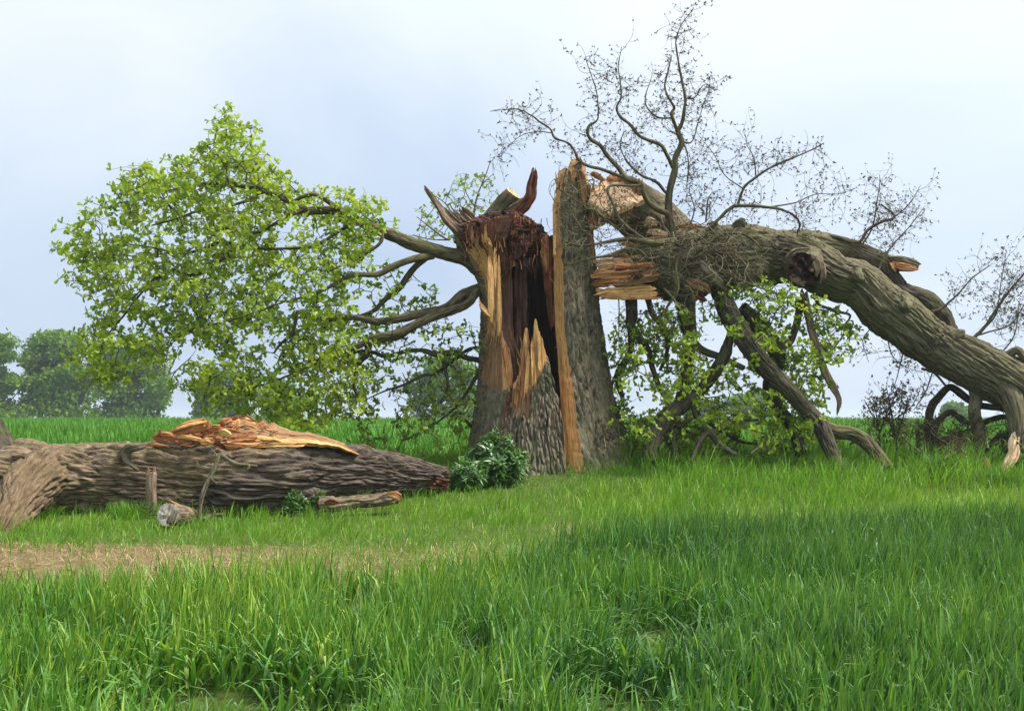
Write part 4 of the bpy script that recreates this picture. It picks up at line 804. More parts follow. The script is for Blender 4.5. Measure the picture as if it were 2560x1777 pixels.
shard('splinter', [z3(1485, 490, 15.85, 20), z3(1540, 508, 15.8, 40), z3(1600, 516, 15.8, 28), z3(1630, 515, 15.8, 10)], M['orange'], limb, .6, 264, .016)
shard('splinter', [z3(1495, 490, 15.8, 12), z3(1508, 510, 15.8, 20), z3(1520, 535, 15.8, 5)], M['pale'], limb, .6, 265, .012)
# hanging peeled strip
shard('hanging_strip', [z3(1070, 600, 15.35, 50), z3(1082, 650, 15.3, 42), z3(1105, 740, 15.3, 36), z3(1120, 810, 15.3, 34), z3(1150, 910, 15.3, 36), z3(1180, 1000, 15.3, 34), z3(1225, 1085, 15.3, 32), z3(1250, 1140, 15.3, 24), z3(1244, 1190, 15.3, 14), z3(1240, 1235, 15.3, 3)], M['grey'], limb, .5, 266, .016, lump=.2, label='long grey strip of wood hanging from the limb')
# branches reaching to the ground
SK = []   # skeleton samples for leaves of the lower tangle
def lower(pts, mat='bark_dark', seg=24, amp=.012, s=0, wob=.01, name='branch', label=None):
    o_, sk = branch(name, pts, M[mat], seg, amp, s, 0, wob=wob, lump=.14, label=label); SK.append(sk); return sk
lower([z3(640, 540, 15.7, 76), z3(690, 640, 15.45, 83), z3(735, 750, 15.2, 89), z3(800, 850, 14.95, 92), z3(900, 985, 14.9, 82), z3(1010, 1090, 14.85, 74), z3(1100, 1190, 14.8, 69), z3(1160, 1260, 14.7, 76), z3(1190, 1330, 14.6, 68), z3(1230, 1420, 14.5, 60), (2098, 1178, 14.4, 28)], 'bark_dark', 90, .02, 270, 0, 'limb', 'strong limb propped on the ground')
lower([z3(1150, 1260, 14.75, 68), z3(1230, 1290, 14.75, 62), z3(1310, 1300, 14.75, 64), z3(1380, 1340, 14.7, 61), z3(1440, 1410, 14.6, 56), (2222, 1172, 14.45, 28)], 'bark_branch', 60, .018, 271, 0, 'limb')
lower([z3(790, 700, 15.4, 60), z3(880, 800, 15.5, 84), z3(950, 900, 15.6, 78), z3(960, 980, 15.7, 50), z3(920, 1060, 15.8, 62), z3(930, 1130, 15.8, 56), z3(1000, 1230, 15.8, 58), z3(1050, 1330, 15.7, 56), z3(1070, 1400, 15.6, 50)], 'bark_dark', 40, .014, 272, 0, 'limb')
lower([z3(955, 900, 15.6, 44), z3(1010, 870, 15.7, 34), z3(1040, 810, 15.8, 32), z3(1060, 730, 15.8, 34), z3(1062, 660, 15.8, 34)], 'bark', 24, .010, 273)
lower([z3(520, 640, 15.2, 90), z3(525, 740, 15.2, 76), z3(540, 850, 15.2, 62), z3(530, 960, 15.2, 52), z3(515, 1080, 15.2, 56), z3(490, 1170, 15.15, 66), z3(430, 1220, 15.0, 78), z3(380, 1290, 14.95, 76), z3(355, 1370, 14.85, 70), z3(345, 1430, 14.8, 64)], 'bark_dark', 40, .016, 274, 0, 'limb', 'dark limb standing between the propped limbs')
lower([z3(730, 830, 15.0, 30), z3(715, 900, 15.05, 52), z3(670, 990, 15.1, 56), z3(610, 1070, 15.1, 52), z3(560, 1120, 15.1, 50), z3(500, 1185, 15.1, 52)], 'bark_dark', 34, .014, 275)
lower([z3(540, 840, 15.2, 34), z3(600, 900, 15.2, 34), z3(700, 940, 15.1, 30), z3(800, 985, 14.9, 24)], 'bark_dark', 20, .008, 276)
lower([z3(262, 650, 15.3, 54), z3(268, 740, 15.3, 56), z3(262, 780, 15.3, 44), z3(300, 840, 15.3, 38), z3(340, 900, 15.3, 30), z3(360, 980, 15.3, 24), z3(395, 1080, 15.2, 24), z3(440, 1150, 15.1, 26), z3(455, 1260, 15.0, 26), z3(475, 1380, 14.9, 24), z3(480, 1430, 14.8, 20)], 'bark_dark', 20, .010, 277)
lower([z3(262, 780, 15.3, 36), z3(262, 900, 15.4, 26), z3(235, 960, 15.4, 32), z3(200, 1010, 15.4, 30), z3(205, 1080, 15.4, 26), z3(220, 1140, 15.4, 18), z3(190, 1210, 15.4, 18), z3(195, 1300, 15.4, 14)], 'bark_dark', 18, .010, 278)
lower([z3(262, 930, 15.4, 14), z3(210, 1000, 15.5, 12), z3(160, 1090, 15.5, 8)], 'bark_dark', 10, 0, 279)
lower([z3(560, 1120, 15.1, 40), z3(568, 1200, 15.0, 34), z3(600, 1270, 14.9, 34), z3(640, 1300, 14.85, 32), z3(680, 1350, 14.8, 28), z3(760, 1400, 14.6, 20)], 'bark_dark', 18, .010, 280)
lower([z3(630, 1290, 14.85, 26), z3(590, 1330, 14.8, 22), z3(560, 1390, 14.7, 18), z3(545, 1430, 14.6, 14)], 'bark_dark', 14, .008, 281)
lower([z3(650, 1300, 14.85, 14), z3(690, 1260, 14.9, 14), z3(760, 1240, 14.95, 16), z3(870, 1235, 15.0, 12)], 'bark', 12, .006, 282)
lower([z3(330, 620, 15.5, 30), z3(370, 740, 15.25, 26), z3(410, 780, 15.25, 34), z3(440, 850, 15.25, 24), z3(430, 930, 15.3, 16), z3(400, 1000, 15.3, 12)], 'bark_dark', 14, .008, 283)
lower([z3(1120, 640, 15.4, 24), z3(1145, 665, 15.4, 22), z3(1140, 690, 15.4, 10)], 'bark_dark', 14, .006, 284)
lower([z3(1140, 680, 15.5, 12), z3(1230, 720, 15.5, 14), z3(1300, 740, 15.5, 10), z3(1260, 800, 15.6, 6)], 'bark', 10, .004, 285)
lower([z3(620, 1240, 15.6, 20), z3(760, 1330, 15.5, 16), z3(860, 1350, 15.4, 10)], 'bark_dark', 10, .004, 286)
# torn hanging branch at the far right
branch('limb', [(2490, 940, 15.0, 70), (2520, 985, 14.9, 64), (2538, 1030, 14.8, 46), (2543, 1075, 14.75, 36), (2545, 1110, 14.75, 30)], M['bark_limb'], 60, .016, 290, label='branch hanging down from the limb to a torn pale end')
shard('torn_end', [(2546, 1056, 14.72, 8), (2541, 1085, 14.7, 20), (2534, 1112, 14.68, 26), (2532, 1136, 14.66, 30), (2518, 1160, 14.64, 27), (2506, 1182, 14.62, 20), (2498, 1202, 14.6, 14)], M['cut'], limb, .5, 291, .03, lump=.4, jag=.5, label='pale torn end of the hanging branch')
shard('splinter', [(2550, 1070, 14.72, 8), (2548, 1110, 14.68, 14), (2540, 1150, 14.66, 12), (2530, 1175, 14.66, 4)], M['bark_dark'], limb, .6, 292, .01)
branch('limb', [(2440, 960, 15.2, 34), (2440, 1000, 15.15, 30), (2436, 1030, 15.1, 28), (2444, 1065, 15.05, 30), (2450, 1100, 15.0, 28), (2444, 1140, 14.95, 26), (2440, 1185, 14.9, 26)], M['bark_limb'], 40, .012, 294)
branch('branch', [z3(1880, 880, 15.15, 36), z3(1960, 920, 15.1, 38), z3(2020, 940, 15.05, 36), z3(2070, 915, 15.0, 36), z3(2100, 905, 14.95, 40), z3(2135, 950, 14.9, 34), (2590, 930, 14.9, 16)], M['bark_limb'], 26, .01, 295)
branch('branch', [z3(1640, 990, 15.25, 14), z3(1700, 1010, 15.2, 12), z3(1755, 1070, 15.2, 10)], M['bark_dark'], 10, .0, 296)
# ------------------------------------------------------------------ leaves and twigs
LY = np.array([0, .34, .50, .78, 1.0]); LW = np.array([.03, .19, .14, .30, .07])
LEAF = np.concatenate([np.stack([-LW, LY, .10 * LW - .22 * LY ** 2], 1), np.stack([LW, LY, .10 * LW - .22 * LY ** 2], 1)])
LQ = np.array([[k, k + 5, k + 6, k + 1] for k in range(4)])
SMALL = np.array([[0, 0, 0], [-.26, .5, .04], [0, 1, -.1], [.26, .5, .04]], float); SQ = np.array([[0, 3, 2, 1]])
LANCE = np.array([[-.02, 0, 0], [.02, 0, 0], [-.13, .4, .03], [.13, .4, .03], [0, 1, -.25]], float); LCQ = np.array([[0, 1, 3, 2]]); LCT = np.array([[2, 3, 4]])
def rosettes(mb, p, ax, k, size, tone, mat=0, tmpl='oak', spread=(.65, 1.45)):
    n = len(p); p = np.repeat(p, k, 0); ax = np.repeat(unit(ax), k, 0); tone = np.repeat(tone, k)
    h = unit(np.cross(ax, rng.normal(size=ax.shape))); phi = rng.uniform(*spread, len(p))[:, None]
    d = ax * np.cos(phi) + h * np.sin(phi); d = unit(d + np.array([0, 0, .05]))
    X = unit(np.cross(d, ax + .3 * rng.normal(size=d.shape))); Z = np.cross(X, d)
    sc = rng.uniform(.65, 1.15, len(p)) * size; rnd = np.clip(tone + rng.normal(0, .17, len(p)), 0, 1)
    if tmpl == 'oak': scatter(mb, LEAF, LQ, None, p, X, d, Z, sc, rnd, mat)
    elif tmpl == 'lance': scatter(mb, LANCE, LCQ, LCT, p, X, d, Z, sc, rnd, mat, mat)
    else: scatter(mb, SMALL, SQ, None, p, X, d, Z, sc, rnd, mat)
def inpoly(x, y, poly):
    c = np.zeros(np.shape(x), bool); j = len(poly) - 1
    for i in range(len(poly)):
        (xi, yi), (xj, yj) = poly[i], poly[j]
        c ^= ((yi > y) != (yj > y)) & (x < (xj - xi) * (y - yi) / (yj - yi + 1e-9) + xi); j = i
    return c
def poisson(poly, gap, tries=9000, mask=None):
    xs_ = [p[0] for p in poly]; ys_ = [p[1] for p in poly]; out = []
    X = rng.uniform(min(xs_), max(xs_), tries); Y = rng.uniform(min(ys_), max(ys_), tries)
    ok = inpoly(X, Y, poly)
    if mask is not None: ok &= mask(X, Y)
    for x, y in zip(X[ok], Y[ok]):
        if all((x - a) ** 2 + (y - b) ** 2 > gap * gap for a, b in out[-4000:]): out.append((x, y))
    return np.array(out)
def foliage(parent, clumps, skeleton, nspray, twigmat, leafmats, nros=7, size=.095, rad=.17, kl=5, grav=0., tone0=.5, name='foliage', order_from=None):
    """clumps (N,3): connect each to the nearest wood, then hang rosettes of leaves round it; split into sprays"""
    S = [np.asarray(skeleton)]; sk = np.vstack(S); d0 = np.array([np.min(np.sum((sk - c) ** 2, 1)) for c in clumps]); order = np.argsort(d0)
    cent = clumps[rng.choice(len(clumps), nspray, replace=False)]
    for _ in range(4):
        lab = np.argmin(((clumps[:, None] - cent[None]) ** 2 * np.array([1, .3, 1])).sum(2), 1)
        cent = np.array([clumps[lab == k].mean(0) if (lab == k).any() else cent[k] for k in range(nspray)])
    tw = [MB() for _ in range(nspray)]
    for i in order:
        c = clumps[i]; dd = np.sum((sk - c) ** 2, 1); j = int(np.argmin(dd)); a = sk[j]; L = math.sqrt(dd[j])
        n = max(3, int(L / .12) + 2); t = np.linspace(0, 1, n)[:, None]
        jit = rng.normal(0, .09 * min(L, .8), (n, 3)) * np.sin(np.pi * t)
        q = a + (c - a) * t + jit + np.array([0, 0, 1.]) * (.12 * L * np.sin(np.pi * t)) * rng.uniform(-.4, 1)
        thin(tw[lab[i]], q, .004 + .012 * min(L, 1.2), .004, 4, 0); sk = np.vstack([sk, q[1:]])
        pts = c + rng.normal(0, rad * .55, (nros, 3)) * np.array([1.25, 1.25, .62]); ax = unit(pts - c + .6 * unit(c - a) * rad + rng.normal(0, .03, (nros, 3)) + np.array([0, 0, .04 + grav]))
        for p_ in pts[:nros]: thin(tw[lab[i]], np.array([c, (c + p_) / 2 + rng.normal(0, .012, 3), p_]), .0032, .002, 3, 0)
        tn = np.full(nros, tone0 + .22 * vn(c[0] * 1.3, c[1] * 1.3, c[2] * 1.3, 5) + rng.normal(0, .08))
        rosettes(tw[lab[i]], pts, ax, kl, size, tn, 1)
    for k in range(nspray):
        if tw[k].n: tw[k].build(name, [twigmat, leafmats], parent, smooth=True, kind='stuff')

# ---- living limbs on the left of the oak
def z5(x, y, Y, w): return (80 + x * .5765, 240 + y * .5765, Y, w * .5765)
OAKSK = []
def oaklimb(pts, mat='bark_limb', seg=28, amp=.012, s=0, wob=.012, name='limb'):
    o_, sk = branch(name, pts, M[mat], seg, amp, s, 0, parent=oak, lump=.12, wob=wob); OAKSK.append(sk)
for i, pts in enumerate([
    [z5(1960, 760, 15.6, 90), z5(1880, 700, 15.5, 66), z5(1780, 680, 15.45, 54), z5(1650, 645, 15.4, 54), z5(1560, 605, 15.35, 52), z5(1490, 575, 15.3, 44), z5(1400, 530, 15.3, 36), z5(1330, 500, 15.3, 36), z5(1240, 495, 15.35, 34), z5(1170, 490, 15.4, 32), z5(1090, 440, 15.4, 30), z5(1010, 400, 15.5, 28), z5(920, 392, 15.5, 18), z5(850, 382, 15.6, 15), z5(690, 378, 15.7, 9)],
    [z5(1340, 500, 15.3, 26), z5(1290, 465, 15.2, 22), z5(1225, 425, 15.2, 20), z5(1170, 440, 15.2, 16), z5(1120, 470, 15.2, 14), z5(1060, 480, 15.3, 10), z5(980, 470, 15.3, 6)],
    [z5(1060, 430, 15.45, 18), z5(990, 420, 15.4, 16), z5(930, 450, 15.4, 14), z5(830, 480, 15.4, 12), z5(720, 500, 15.4, 10), z5(640, 530, 15.5, 8), z5(520, 560, 15.6, 5)],
    [z5(1740, 690, 15.45, 34), z5(1650, 712, 15.3, 32), z5(1570, 740, 15.25, 28), z5(1500, 772, 15.2, 24), z5(1390, 778, 15.1, 20), z5(1330, 810, 15.1, 16), z5(1240, 850, 15.1, 12), z5(1100, 890, 15.1, 8)],
    [z5(1710, 700, 15.4, 30), z5(1650, 750, 15.5, 26), z5(1590, 830, 15.5, 26), z5(1530, 880, 15.5, 22), z5(1480, 930, 15.5, 18), z5(1400, 960, 15.5, 16), z5(1250, 970, 15.5, 10)],
    [z5(1975, 830, 15.6, 60), z5(1930, 840, 15.5, 48), z5(1870, 862, 15.4, 44), z5(1790, 925, 15.3, 44), z5(1700, 940, 15.25, 40), z5(1600, 962, 15.2, 34), z5(1500, 975, 15.2, 26), z5(1400, 958, 15.2, 22), z5(1300, 968, 15.2, 16), z5(1180, 960, 15.2, 10)],
    [z5(1930, 845, 15.35, 36), z5(1890, 900, 15.25, 36), z5(1830, 930, 15.2, 36), z5(1740, 955, 15.15, 36), z5(1660, 990, 15.1, 34), z5(1580, 1025, 15.05, 32), z5(1500, 1040, 15.0, 28), z5(1440, 1068, 15.0, 26), z5(1370, 1100, 15.0, 22), z5(1300, 1130, 15.0, 16), z5(1200, 1150, 15.0, 10)],
    [z5(1700, 960, 15.1, 22), z5(1640, 1010, 15.15, 22), z5(1590, 1045, 15.2, 22), z5(1540, 1055, 15.2, 18), z5(1440, 1080, 15.2, 16)],
    [z5(1990, 1165, 15.7, 30), z5(1945, 1148, 15.6, 24), z5(1890, 1135, 15.5, 24), z5(1840, 1110, 15.45, 24), z5(1770, 1118, 15.4, 28), z5(1740, 1115, 15.35, 24), z5(1700, 1100, 15.3, 18), z5(1630, 1102, 15.3, 20), z5(1540, 1128, 15.3, 18), z5(1480, 1112, 15.3, 14), z5(1410, 1110, 15.3, 14), z5(1330, 1160, 15.3, 10)],
    [z5(1985, 1090, 15.8, 16), z5(1900, 1095, 15.7, 14), z5(1830, 1145, 15.6, 15), z5(1760, 1200, 15.5, 13), z5(1690, 1212, 15.4, 13), z5(1600, 1255, 15.3, 11), z5(1540, 1275, 15.3, 7), z5(1460, 1310, 15.3, 4)],
    [z5(1990, 1180, 15.8, 18), z5(1930, 1210, 15.7, 16), z5(1880, 1290, 15.6, 14), z5(1840, 1350, 15.5, 12), z5(1750, 1420, 15.4, 9), z5(1600, 1500, 15.3, 5)],
    [z5(1950, 1440, 15.8, 14), z5(1900, 1425, 15.6, 12), z5(1850, 1370, 15.5, 8)],
    [z5(1775, 1120, 15.4, 18), z5(1790, 1180, 15.4, 14), z5(1800, 1260, 15.4, 10), z5(1770, 1330, 15.4, 6)],
    [z5(1460, 1070, 15.1, 34), z5(1450, 1120, 15.1, 26), z5(1420, 1160, 15.2, 20), z5(1400, 1250, 15.2, 14), z5(1420, 1320, 15.2, 8)],
    [z5(860, 640, 15.5, 14), z5(800, 640, 15.5, 15), z5(720, 670, 15.5, 13), z5(640, 680, 15.5, 11), z5(540, 660, 15.6, 8), z5(420, 640, 15.6, 5)],
    [z5(900, 640, 15.2, 14), z5(820, 715, 15.2, 15), z5(755, 765, 15.2, 15), z5(680, 780, 15.2, 13), z5(600, 760, 15.2, 11), z5(520, 800, 15.3, 9), z5(430, 880, 15.3, 5)],
    [z5(780, 558, 15.3, 9), z5(860, 578, 15.3, 13), z5(930, 592, 15.3, 15), z5(1000, 585, 15.3, 13), z5(1100, 530, 15.3, 14), z5(1180, 500, 15.35, 16)],
    [z5(1380, 560, 15.3, 18), z5(1330, 585, 15.25, 14), z5(1240, 640, 15.2, 13), z5(1160, 660, 15.2, 11), z5(1000, 660, 15.2, 12), z5(900, 640, 15.2, 12)],
    [z5(1520, 590, 15.2, 18), z5(1510, 640, 15.1, 14), z5(1440, 690, 15.05, 12), z5(1370, 720, 15.0, 10), z5(1280, 760, 15.0, 6)],
    [z5(1150, 930, 15.0, 9), z5(1145, 980, 15.0, 12), z5(1125, 1035, 15.0, 12), z5(1080, 1080, 15.0, 12), z5(1050, 1115, 15.0, 8)],
    [z5(880, 420, 15.3, 12), z5(840, 340, 15.3, 9), z5(850, 220, 15.3, 6), z5(840, 110, 15.3, 3)],
    [z5(640, 520, 15.5, 9), z5(560, 440, 15.5, 7), z5(440, 330, 15.5, 4)],
    [z5(600, 760, 15.2, 10), z5(500, 830, 15.1, 9), z5(400, 950, 15.1, 7), z5(320, 1060, 15.1, 5), z5(280, 1180, 15.1, 3)],
    [z5(1300, 1130, 15.0, 12), z5(1180, 1180, 15.0, 10), z5(1000, 1250, 15.1, 8), z5(800, 1280, 15.1, 5)],
    [z5(1100, 890, 15.1, 8), z5(900, 960, 15.0, 8), z5(700, 1010, 15.0, 6), z5(600, 1080, 15.0, 4)]]):
    big = pts[0][3] > 20
    oaklimb(pts, 'bark_branch' if i < 8 else 'bark_dark', 36 if big else 14, .012 if big else .005, 300 + i, .014, 'limb' if big else 'branch')
def q5(l): return [(80 + x * .5765, 240 + y * .5765) for x, y in l]
POLY = q5([(85, 660), (160, 640), (200, 560), (245, 500), (335, 450), (375, 370), (432, 300), (500, 325), (560, 330), (605, 262), (650, 290), (650, 330), (720, 250), (790, 190), (825, 90), (835, 62), (870, 90), (900, 115), (955, 145), (975, 180), (960, 230), (990, 265), (1060, 315), (1110, 385), (1200, 425), (1280, 445), (1385, 410), (1430, 440), (1500, 510), (1530, 560), (1480, 620), (1440, 700), (1380, 800), (1360, 900), (1420, 1010), (1400, 1120), (1500, 1200), (1450, 1370), (1300, 1385), (1190, 1445), (1080, 1400), (940, 1390), (800, 1340), (740, 1325), (640, 1250), (640, 1180), (560, 1160), (450, 1120), (420, 1215), (330, 1235), (250, 1225), (175, 1130), (230, 1010), (290, 930), (275, 850), (165, 830), (160, 795), (260, 770), (200, 720)])
GAPS = [(1180, 560, 150, 40), (730, 610, 110, 35), (860, 800, 70, 50), (940, 480, 80, 30), (600, 900, 70, 50), (1000, 1060, 70, 60), (1010, 1160, 40, 40), (560, 1010, 40, 70), (1250, 720, 60, 40), (640, 1120, 60, 60), (1200, 620, 130, 30), (1350, 860, 80, 60), (780, 940, 40, 40)]
def gapmask(X, Y):
    k = np.ones(len(X), bool)
    for gx, gy, a, b in GAPS:
        x0, y0 = 80 + gx * .5765, 240 + gy * .5765; k &= (((X - x0) / (a * .5765)) ** 2 + ((Y - y0) / (b * .5765)) ** 2 > 1) | (rng.random(len(X)) < .18)
    return k & (fbm(X / 38, Y / 38, None, 17, 2) > -.16)
c2 = poisson(POLY, 16.5, 11000, gapmask)
depth = 15.45 + rng.normal(0, .75, len(c2)).clip(-1.5, 1.6)
clumps = np.array([P(a, b, d) for (a, b), d in zip(c2, depth)])
foliage(oak, clumps, np.vstack(OAKSK), 34, M['bark_dark'], M['leaf'], nros=7, size=.084, rad=.145, kl=5, tone0=.66)
# sparser leaves between crown and trunk
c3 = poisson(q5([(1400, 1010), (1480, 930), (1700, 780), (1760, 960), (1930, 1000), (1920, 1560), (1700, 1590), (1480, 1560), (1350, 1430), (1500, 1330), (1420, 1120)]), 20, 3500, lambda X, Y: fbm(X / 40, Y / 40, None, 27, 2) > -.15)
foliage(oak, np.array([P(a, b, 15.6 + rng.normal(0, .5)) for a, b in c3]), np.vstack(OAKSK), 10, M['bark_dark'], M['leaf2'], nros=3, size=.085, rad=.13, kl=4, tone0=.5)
c4 = poisson(q5([(1380, 780), (1480, 700), (1600, 780), (1560, 880), (1440, 900)]), 26, 600)
foliage(oak, np.array([P(a, b, 15.3 + rng.normal(0, .3)) for a, b in c4]), np.vstack(OAKSK), 2, M['bark_dark'], M['leaf'], nros=3, size=.08, rad=.12, kl=4)
# pale young shoots behind the stubs
sk = []
mb = MB()
for pts in ([(1190, 600, 16.2, 6), (1184, 540, 16.2, 5), (1192, 490, 16.2, 4), (1208, 450, 16.2, 3), (1228, 400, 16.2, 2)], [(1150, 590, 16.2, 5), (1130, 540, 16.2, 4), (1110, 510, 16.2, 3), (1080, 490, 16.2, 2)], [(1120, 600, 16.0, 5), (1080, 575, 16.0, 4), (1040, 545, 16.0, 2)], [(1188, 520, 16.2, 3), (1160, 470, 16.2, 2), (1170, 440, 16.2, 1.5)], [(1125, 600, 16.0, 4), (1070, 600, 16.0, 3), (1030, 590, 16.0, 1.5)], [(1205, 460, 16.2, 3), (1230, 440, 16.2, 1.5)]):
    C, r = path(pts); C, r = tube(mb, C, r, 5, .05, 0, .1, 0, wob=.02); sk.append(C)
mb.build('shoot', M['bark_limb'], oak)
M['leafpale'] = mat_leaf('young_leaf', [(0, (.15, .24, .06)), (.5, (.24, .34, .10)), (1, (.36, .45, .17))], .55, .05)
c5 = poisson([(1050, 520), (1120, 470), (1150, 430), (1230, 440), (1240, 460), (1200, 530), (1150, 590), (1040, 600)], 17, 900)
foliage(oak, np.array([P(a, b, 16.2 + rng.normal(0, .2)) for a, b in c5]), np.vstack(sk), 3, M['bark_limb'], M['leafpale'], nros=3, size=.062, rad=.09, kl=4)

# ---- leaves in the tangle below the fallen limb
SKL = np.vstack(SK)
def q3(l): return [(1440 + x * .5263, 400 + y * .5263) for x, y in l]
c6 = poisson(q3([(170, 880), (240, 760), (480, 700), (700, 690), (760, 590), (900, 580), (1010, 600), (1090, 680), (1250, 700), (1340, 800), (1290, 900), (1200, 1000), (1180, 1200), (1060, 1400), (280, 1410), (190, 1200), (150, 1050)]), 17, 5000, lambda X, Y: fbm(X / 45, Y / 45, None, 37, 2) > -.14)
c6d = np.array([P(a, b, 15.35 + rng.normal(0, .55)) for a, b in c6])
foliage(limb, c6d, SKL, 16, M['bark_dark'], M['leaf'], nros=5, size=.080, rad=.13, kl=5, tone0=.56)

# ------------------------------------------------------------------ bare contorted twigs of the limb
TSK = {}
def sprouts(mb, C, n, L, r, wig, levels=2, up=.05, bias=None, buds=None, side=1.0):
    C = np.asarray(C)
    for _ in range(n):
        k = int(rng.integers(0, len(C) - 1) if len(C) > 2 else 0); f = k / len(C); d = unit(rng.normal(size=3) * np.array([1, .7, 1]) + (0 if bias is None else np.asarray(bias)))
        l = L * rng.uniform(.4, 1.1); m = max(4, int(l / .05)); q = curl(C[k], d, l, m, wig, up)
        thin(mb, q, r, r * .45, 3, 0)
        if buds is not None: buds.append(q[-1]); buds.extend(q[2::3])
        if levels > 1: sprouts(mb, q, int(rng.integers(3, 6)), L * .55, r * .55, wig, levels - 1, up, bias, buds)
def twiggy(paths, n_per_m, L, r, wig=.38, levels=2, up=.05, bias=None, mat='bark_twig', budsize=.034, budkeep=.6, parent=limb, name='twigs', seg=14, leafmat='budleaf'):
    mb = MB(); buds = []
    for i, pts in enumerate(paths):
        pts = [(*q_[:3], q_[3] * .86) for q_ in pts]; C, r_ = path(pts)
        if pts[0][3] > 7:
            branch('branch', pts, M['bark_branch'], seg, .006, 400 + i, 0, parent=parent, wob=.02); C = resample(C, r_, .05)[0]
        else: C, _ = tube(mb, C, r_, 6, .04, 0, .1, 0, wob=.03, s=400 + i)
        ln = np.linalg.norm(np.diff(C, axis=0), axis=1).sum(); C = C[int(len(C) * .25):]
        sprouts(mb, C, int(ln * n_per_m) + 1, L, r, wig, levels, up, bias, buds)
    B_ = np.array(buds); B_ = B_[rng.random(len(B_)) < budkeep]
    ax = rng.normal(size=B_.shape) + np.array([0, 0, .5])
    rosettes(mb, B_, ax, 3, budsize, np.full(len(B_), .5), 1, 'small')
    mb.build(name, [M[mat], M[leafmat]], parent, kind='stuff')
twiggy([[z4(1200, 1420, 15.1, 64), z4(1198, 1340, 15.1, 62), z4(1188, 1250, 15.1, 55), z4(1185, 1100, 15.1, 48), z4(1215, 960, 15.1, 44), z4(1212, 890, 15.1, 40), z4(1250, 800, 15.1, 38), z4(1230, 735, 15.1, 32), z4(1258, 690, 15.1, 26), z4(1275, 600, 15.1, 21), z4(1282, 530, 15.15, 19), z4(1262, 430, 15.2, 16), z4(1240, 340, 15.2, 13), z4(1222, 230, 15.2, 9), z4(1225, 180, 15.2, 7), z4(1250, 110, 15.2, 4), z4(1330, 0, 15.2, 2)],
        [z4(1232, 740, 15.1, 24), z4(1195, 660, 15.0, 22), z4(1188, 625, 15.0, 18), z4(1205, 598, 15.0, 16), z4(1170, 540, 14.9, 14), z4(1148, 470, 14.9, 11), z4(1165, 390, 14.9, 8), z4(1190, 280, 14.9, 4)],
        [z4(1195, 660, 15.0, 14), z4(1110, 655, 14.9, 13), z4(1050, 600, 14.9, 10), z4(1045, 530, 14.9, 8), z4(1080, 440, 14.9, 4)],
        [z4(1205, 960, 15.1, 30), z4(1160, 870, 15.0, 26), z4(1120, 812, 14.95, 24), z4(1000, 770, 14.9, 22), z4(940, 705, 14.9, 20), z4(880, 650, 14.9, 18), z4(858, 590, 14.9, 14), z4(885, 530, 14.9, 10), z4(880, 440, 14.9, 8), z4(868, 340, 14.9, 5), z4(890, 230, 14.9, 3)],
        [z4(1195, 1240, 15.1, 40), z4(1110, 1212, 15.0, 38), z4(1050, 1170, 14.95, 36), z4(1022, 1110, 14.9, 34), z4(1010, 1055, 14.9, 34), z4(930, 1020, 14.85, 36), z4(890, 970, 14.85, 32), z4(850, 930, 14.85, 30), z4(800, 880, 14.85, 28), z4(765, 825, 14.85, 26), z4(710, 790, 14.85, 24), z4(688, 745, 14.85, 22), z4(700, 705, 14.85, 18), z4(740, 680, 14.85, 12), z4(750, 640, 14.85, 9), z4(740, 520, 14.85, 7), z4(720, 420, 14.85, 5), z4(680, 300, 14.85, 3)],
        [z4(930, 1020, 14.85, 24), z4(840, 990, 14.8, 22), z4(760, 960, 14.8, 20), z4(690, 945, 14.8, 18), z4(630, 910, 14.8, 16), z4(600, 850, 14.8, 14), z4(560, 810, 14.8, 12), z4(490, 780, 14.8, 11), z4(470, 730, 14.8, 10), z4(400, 680, 14.8, 9), z4(350, 640, 14.8, 7), z4(260, 600, 14.8, 5), z4(110, 615, 14.8, 3)],
        [z4(480, 750, 14.8, 8), z4(380, 740, 14.8, 6), z4(280, 770, 14.8, 5), z4(180, 870, 14.8, 3), z4(110, 900, 14.8, 2)],
        [z4(1170, 1120, 15.1, 20), z4(1100, 1040, 15.05, 18), z4(1000, 990, 15.0, 14), z4(920, 920, 15.0, 10), z4(880, 830, 15.0, 7), z4(910, 740, 15.0, 4)],
        [z4(1250, 800, 15.1, 18), z4(1310, 800, 15.1, 10), z4(1340, 700, 15.1, 8), z4(1380, 560, 15.1, 5), z4(1420, 440, 15.1, 3)],
        [z4(1260, 800, 15.1, 14), z4(1290, 870, 15.1, 9), z4(1300, 980, 15.1, 7), z4(1280, 1090, 15.1, 5)],
        [z4(1280, 540, 15.15, 12), z4(1330, 540, 15.2, 8), z4(1400, 470, 15.2, 6), z4(1490, 510, 15.2, 3)],
        [z4(1010, 1060, 14.85, 18), z4(830, 1080, 14.7, 20), z4(845, 1180, 14.65, 22), z4(870, 1260, 14.65, 24), z4(940, 1320, 14.65, 22), z4(1020, 1365, 14.7, 18)]],
       13, .44, .0036, .42, 2, .03, mat='bark_twig', budsize=.034)
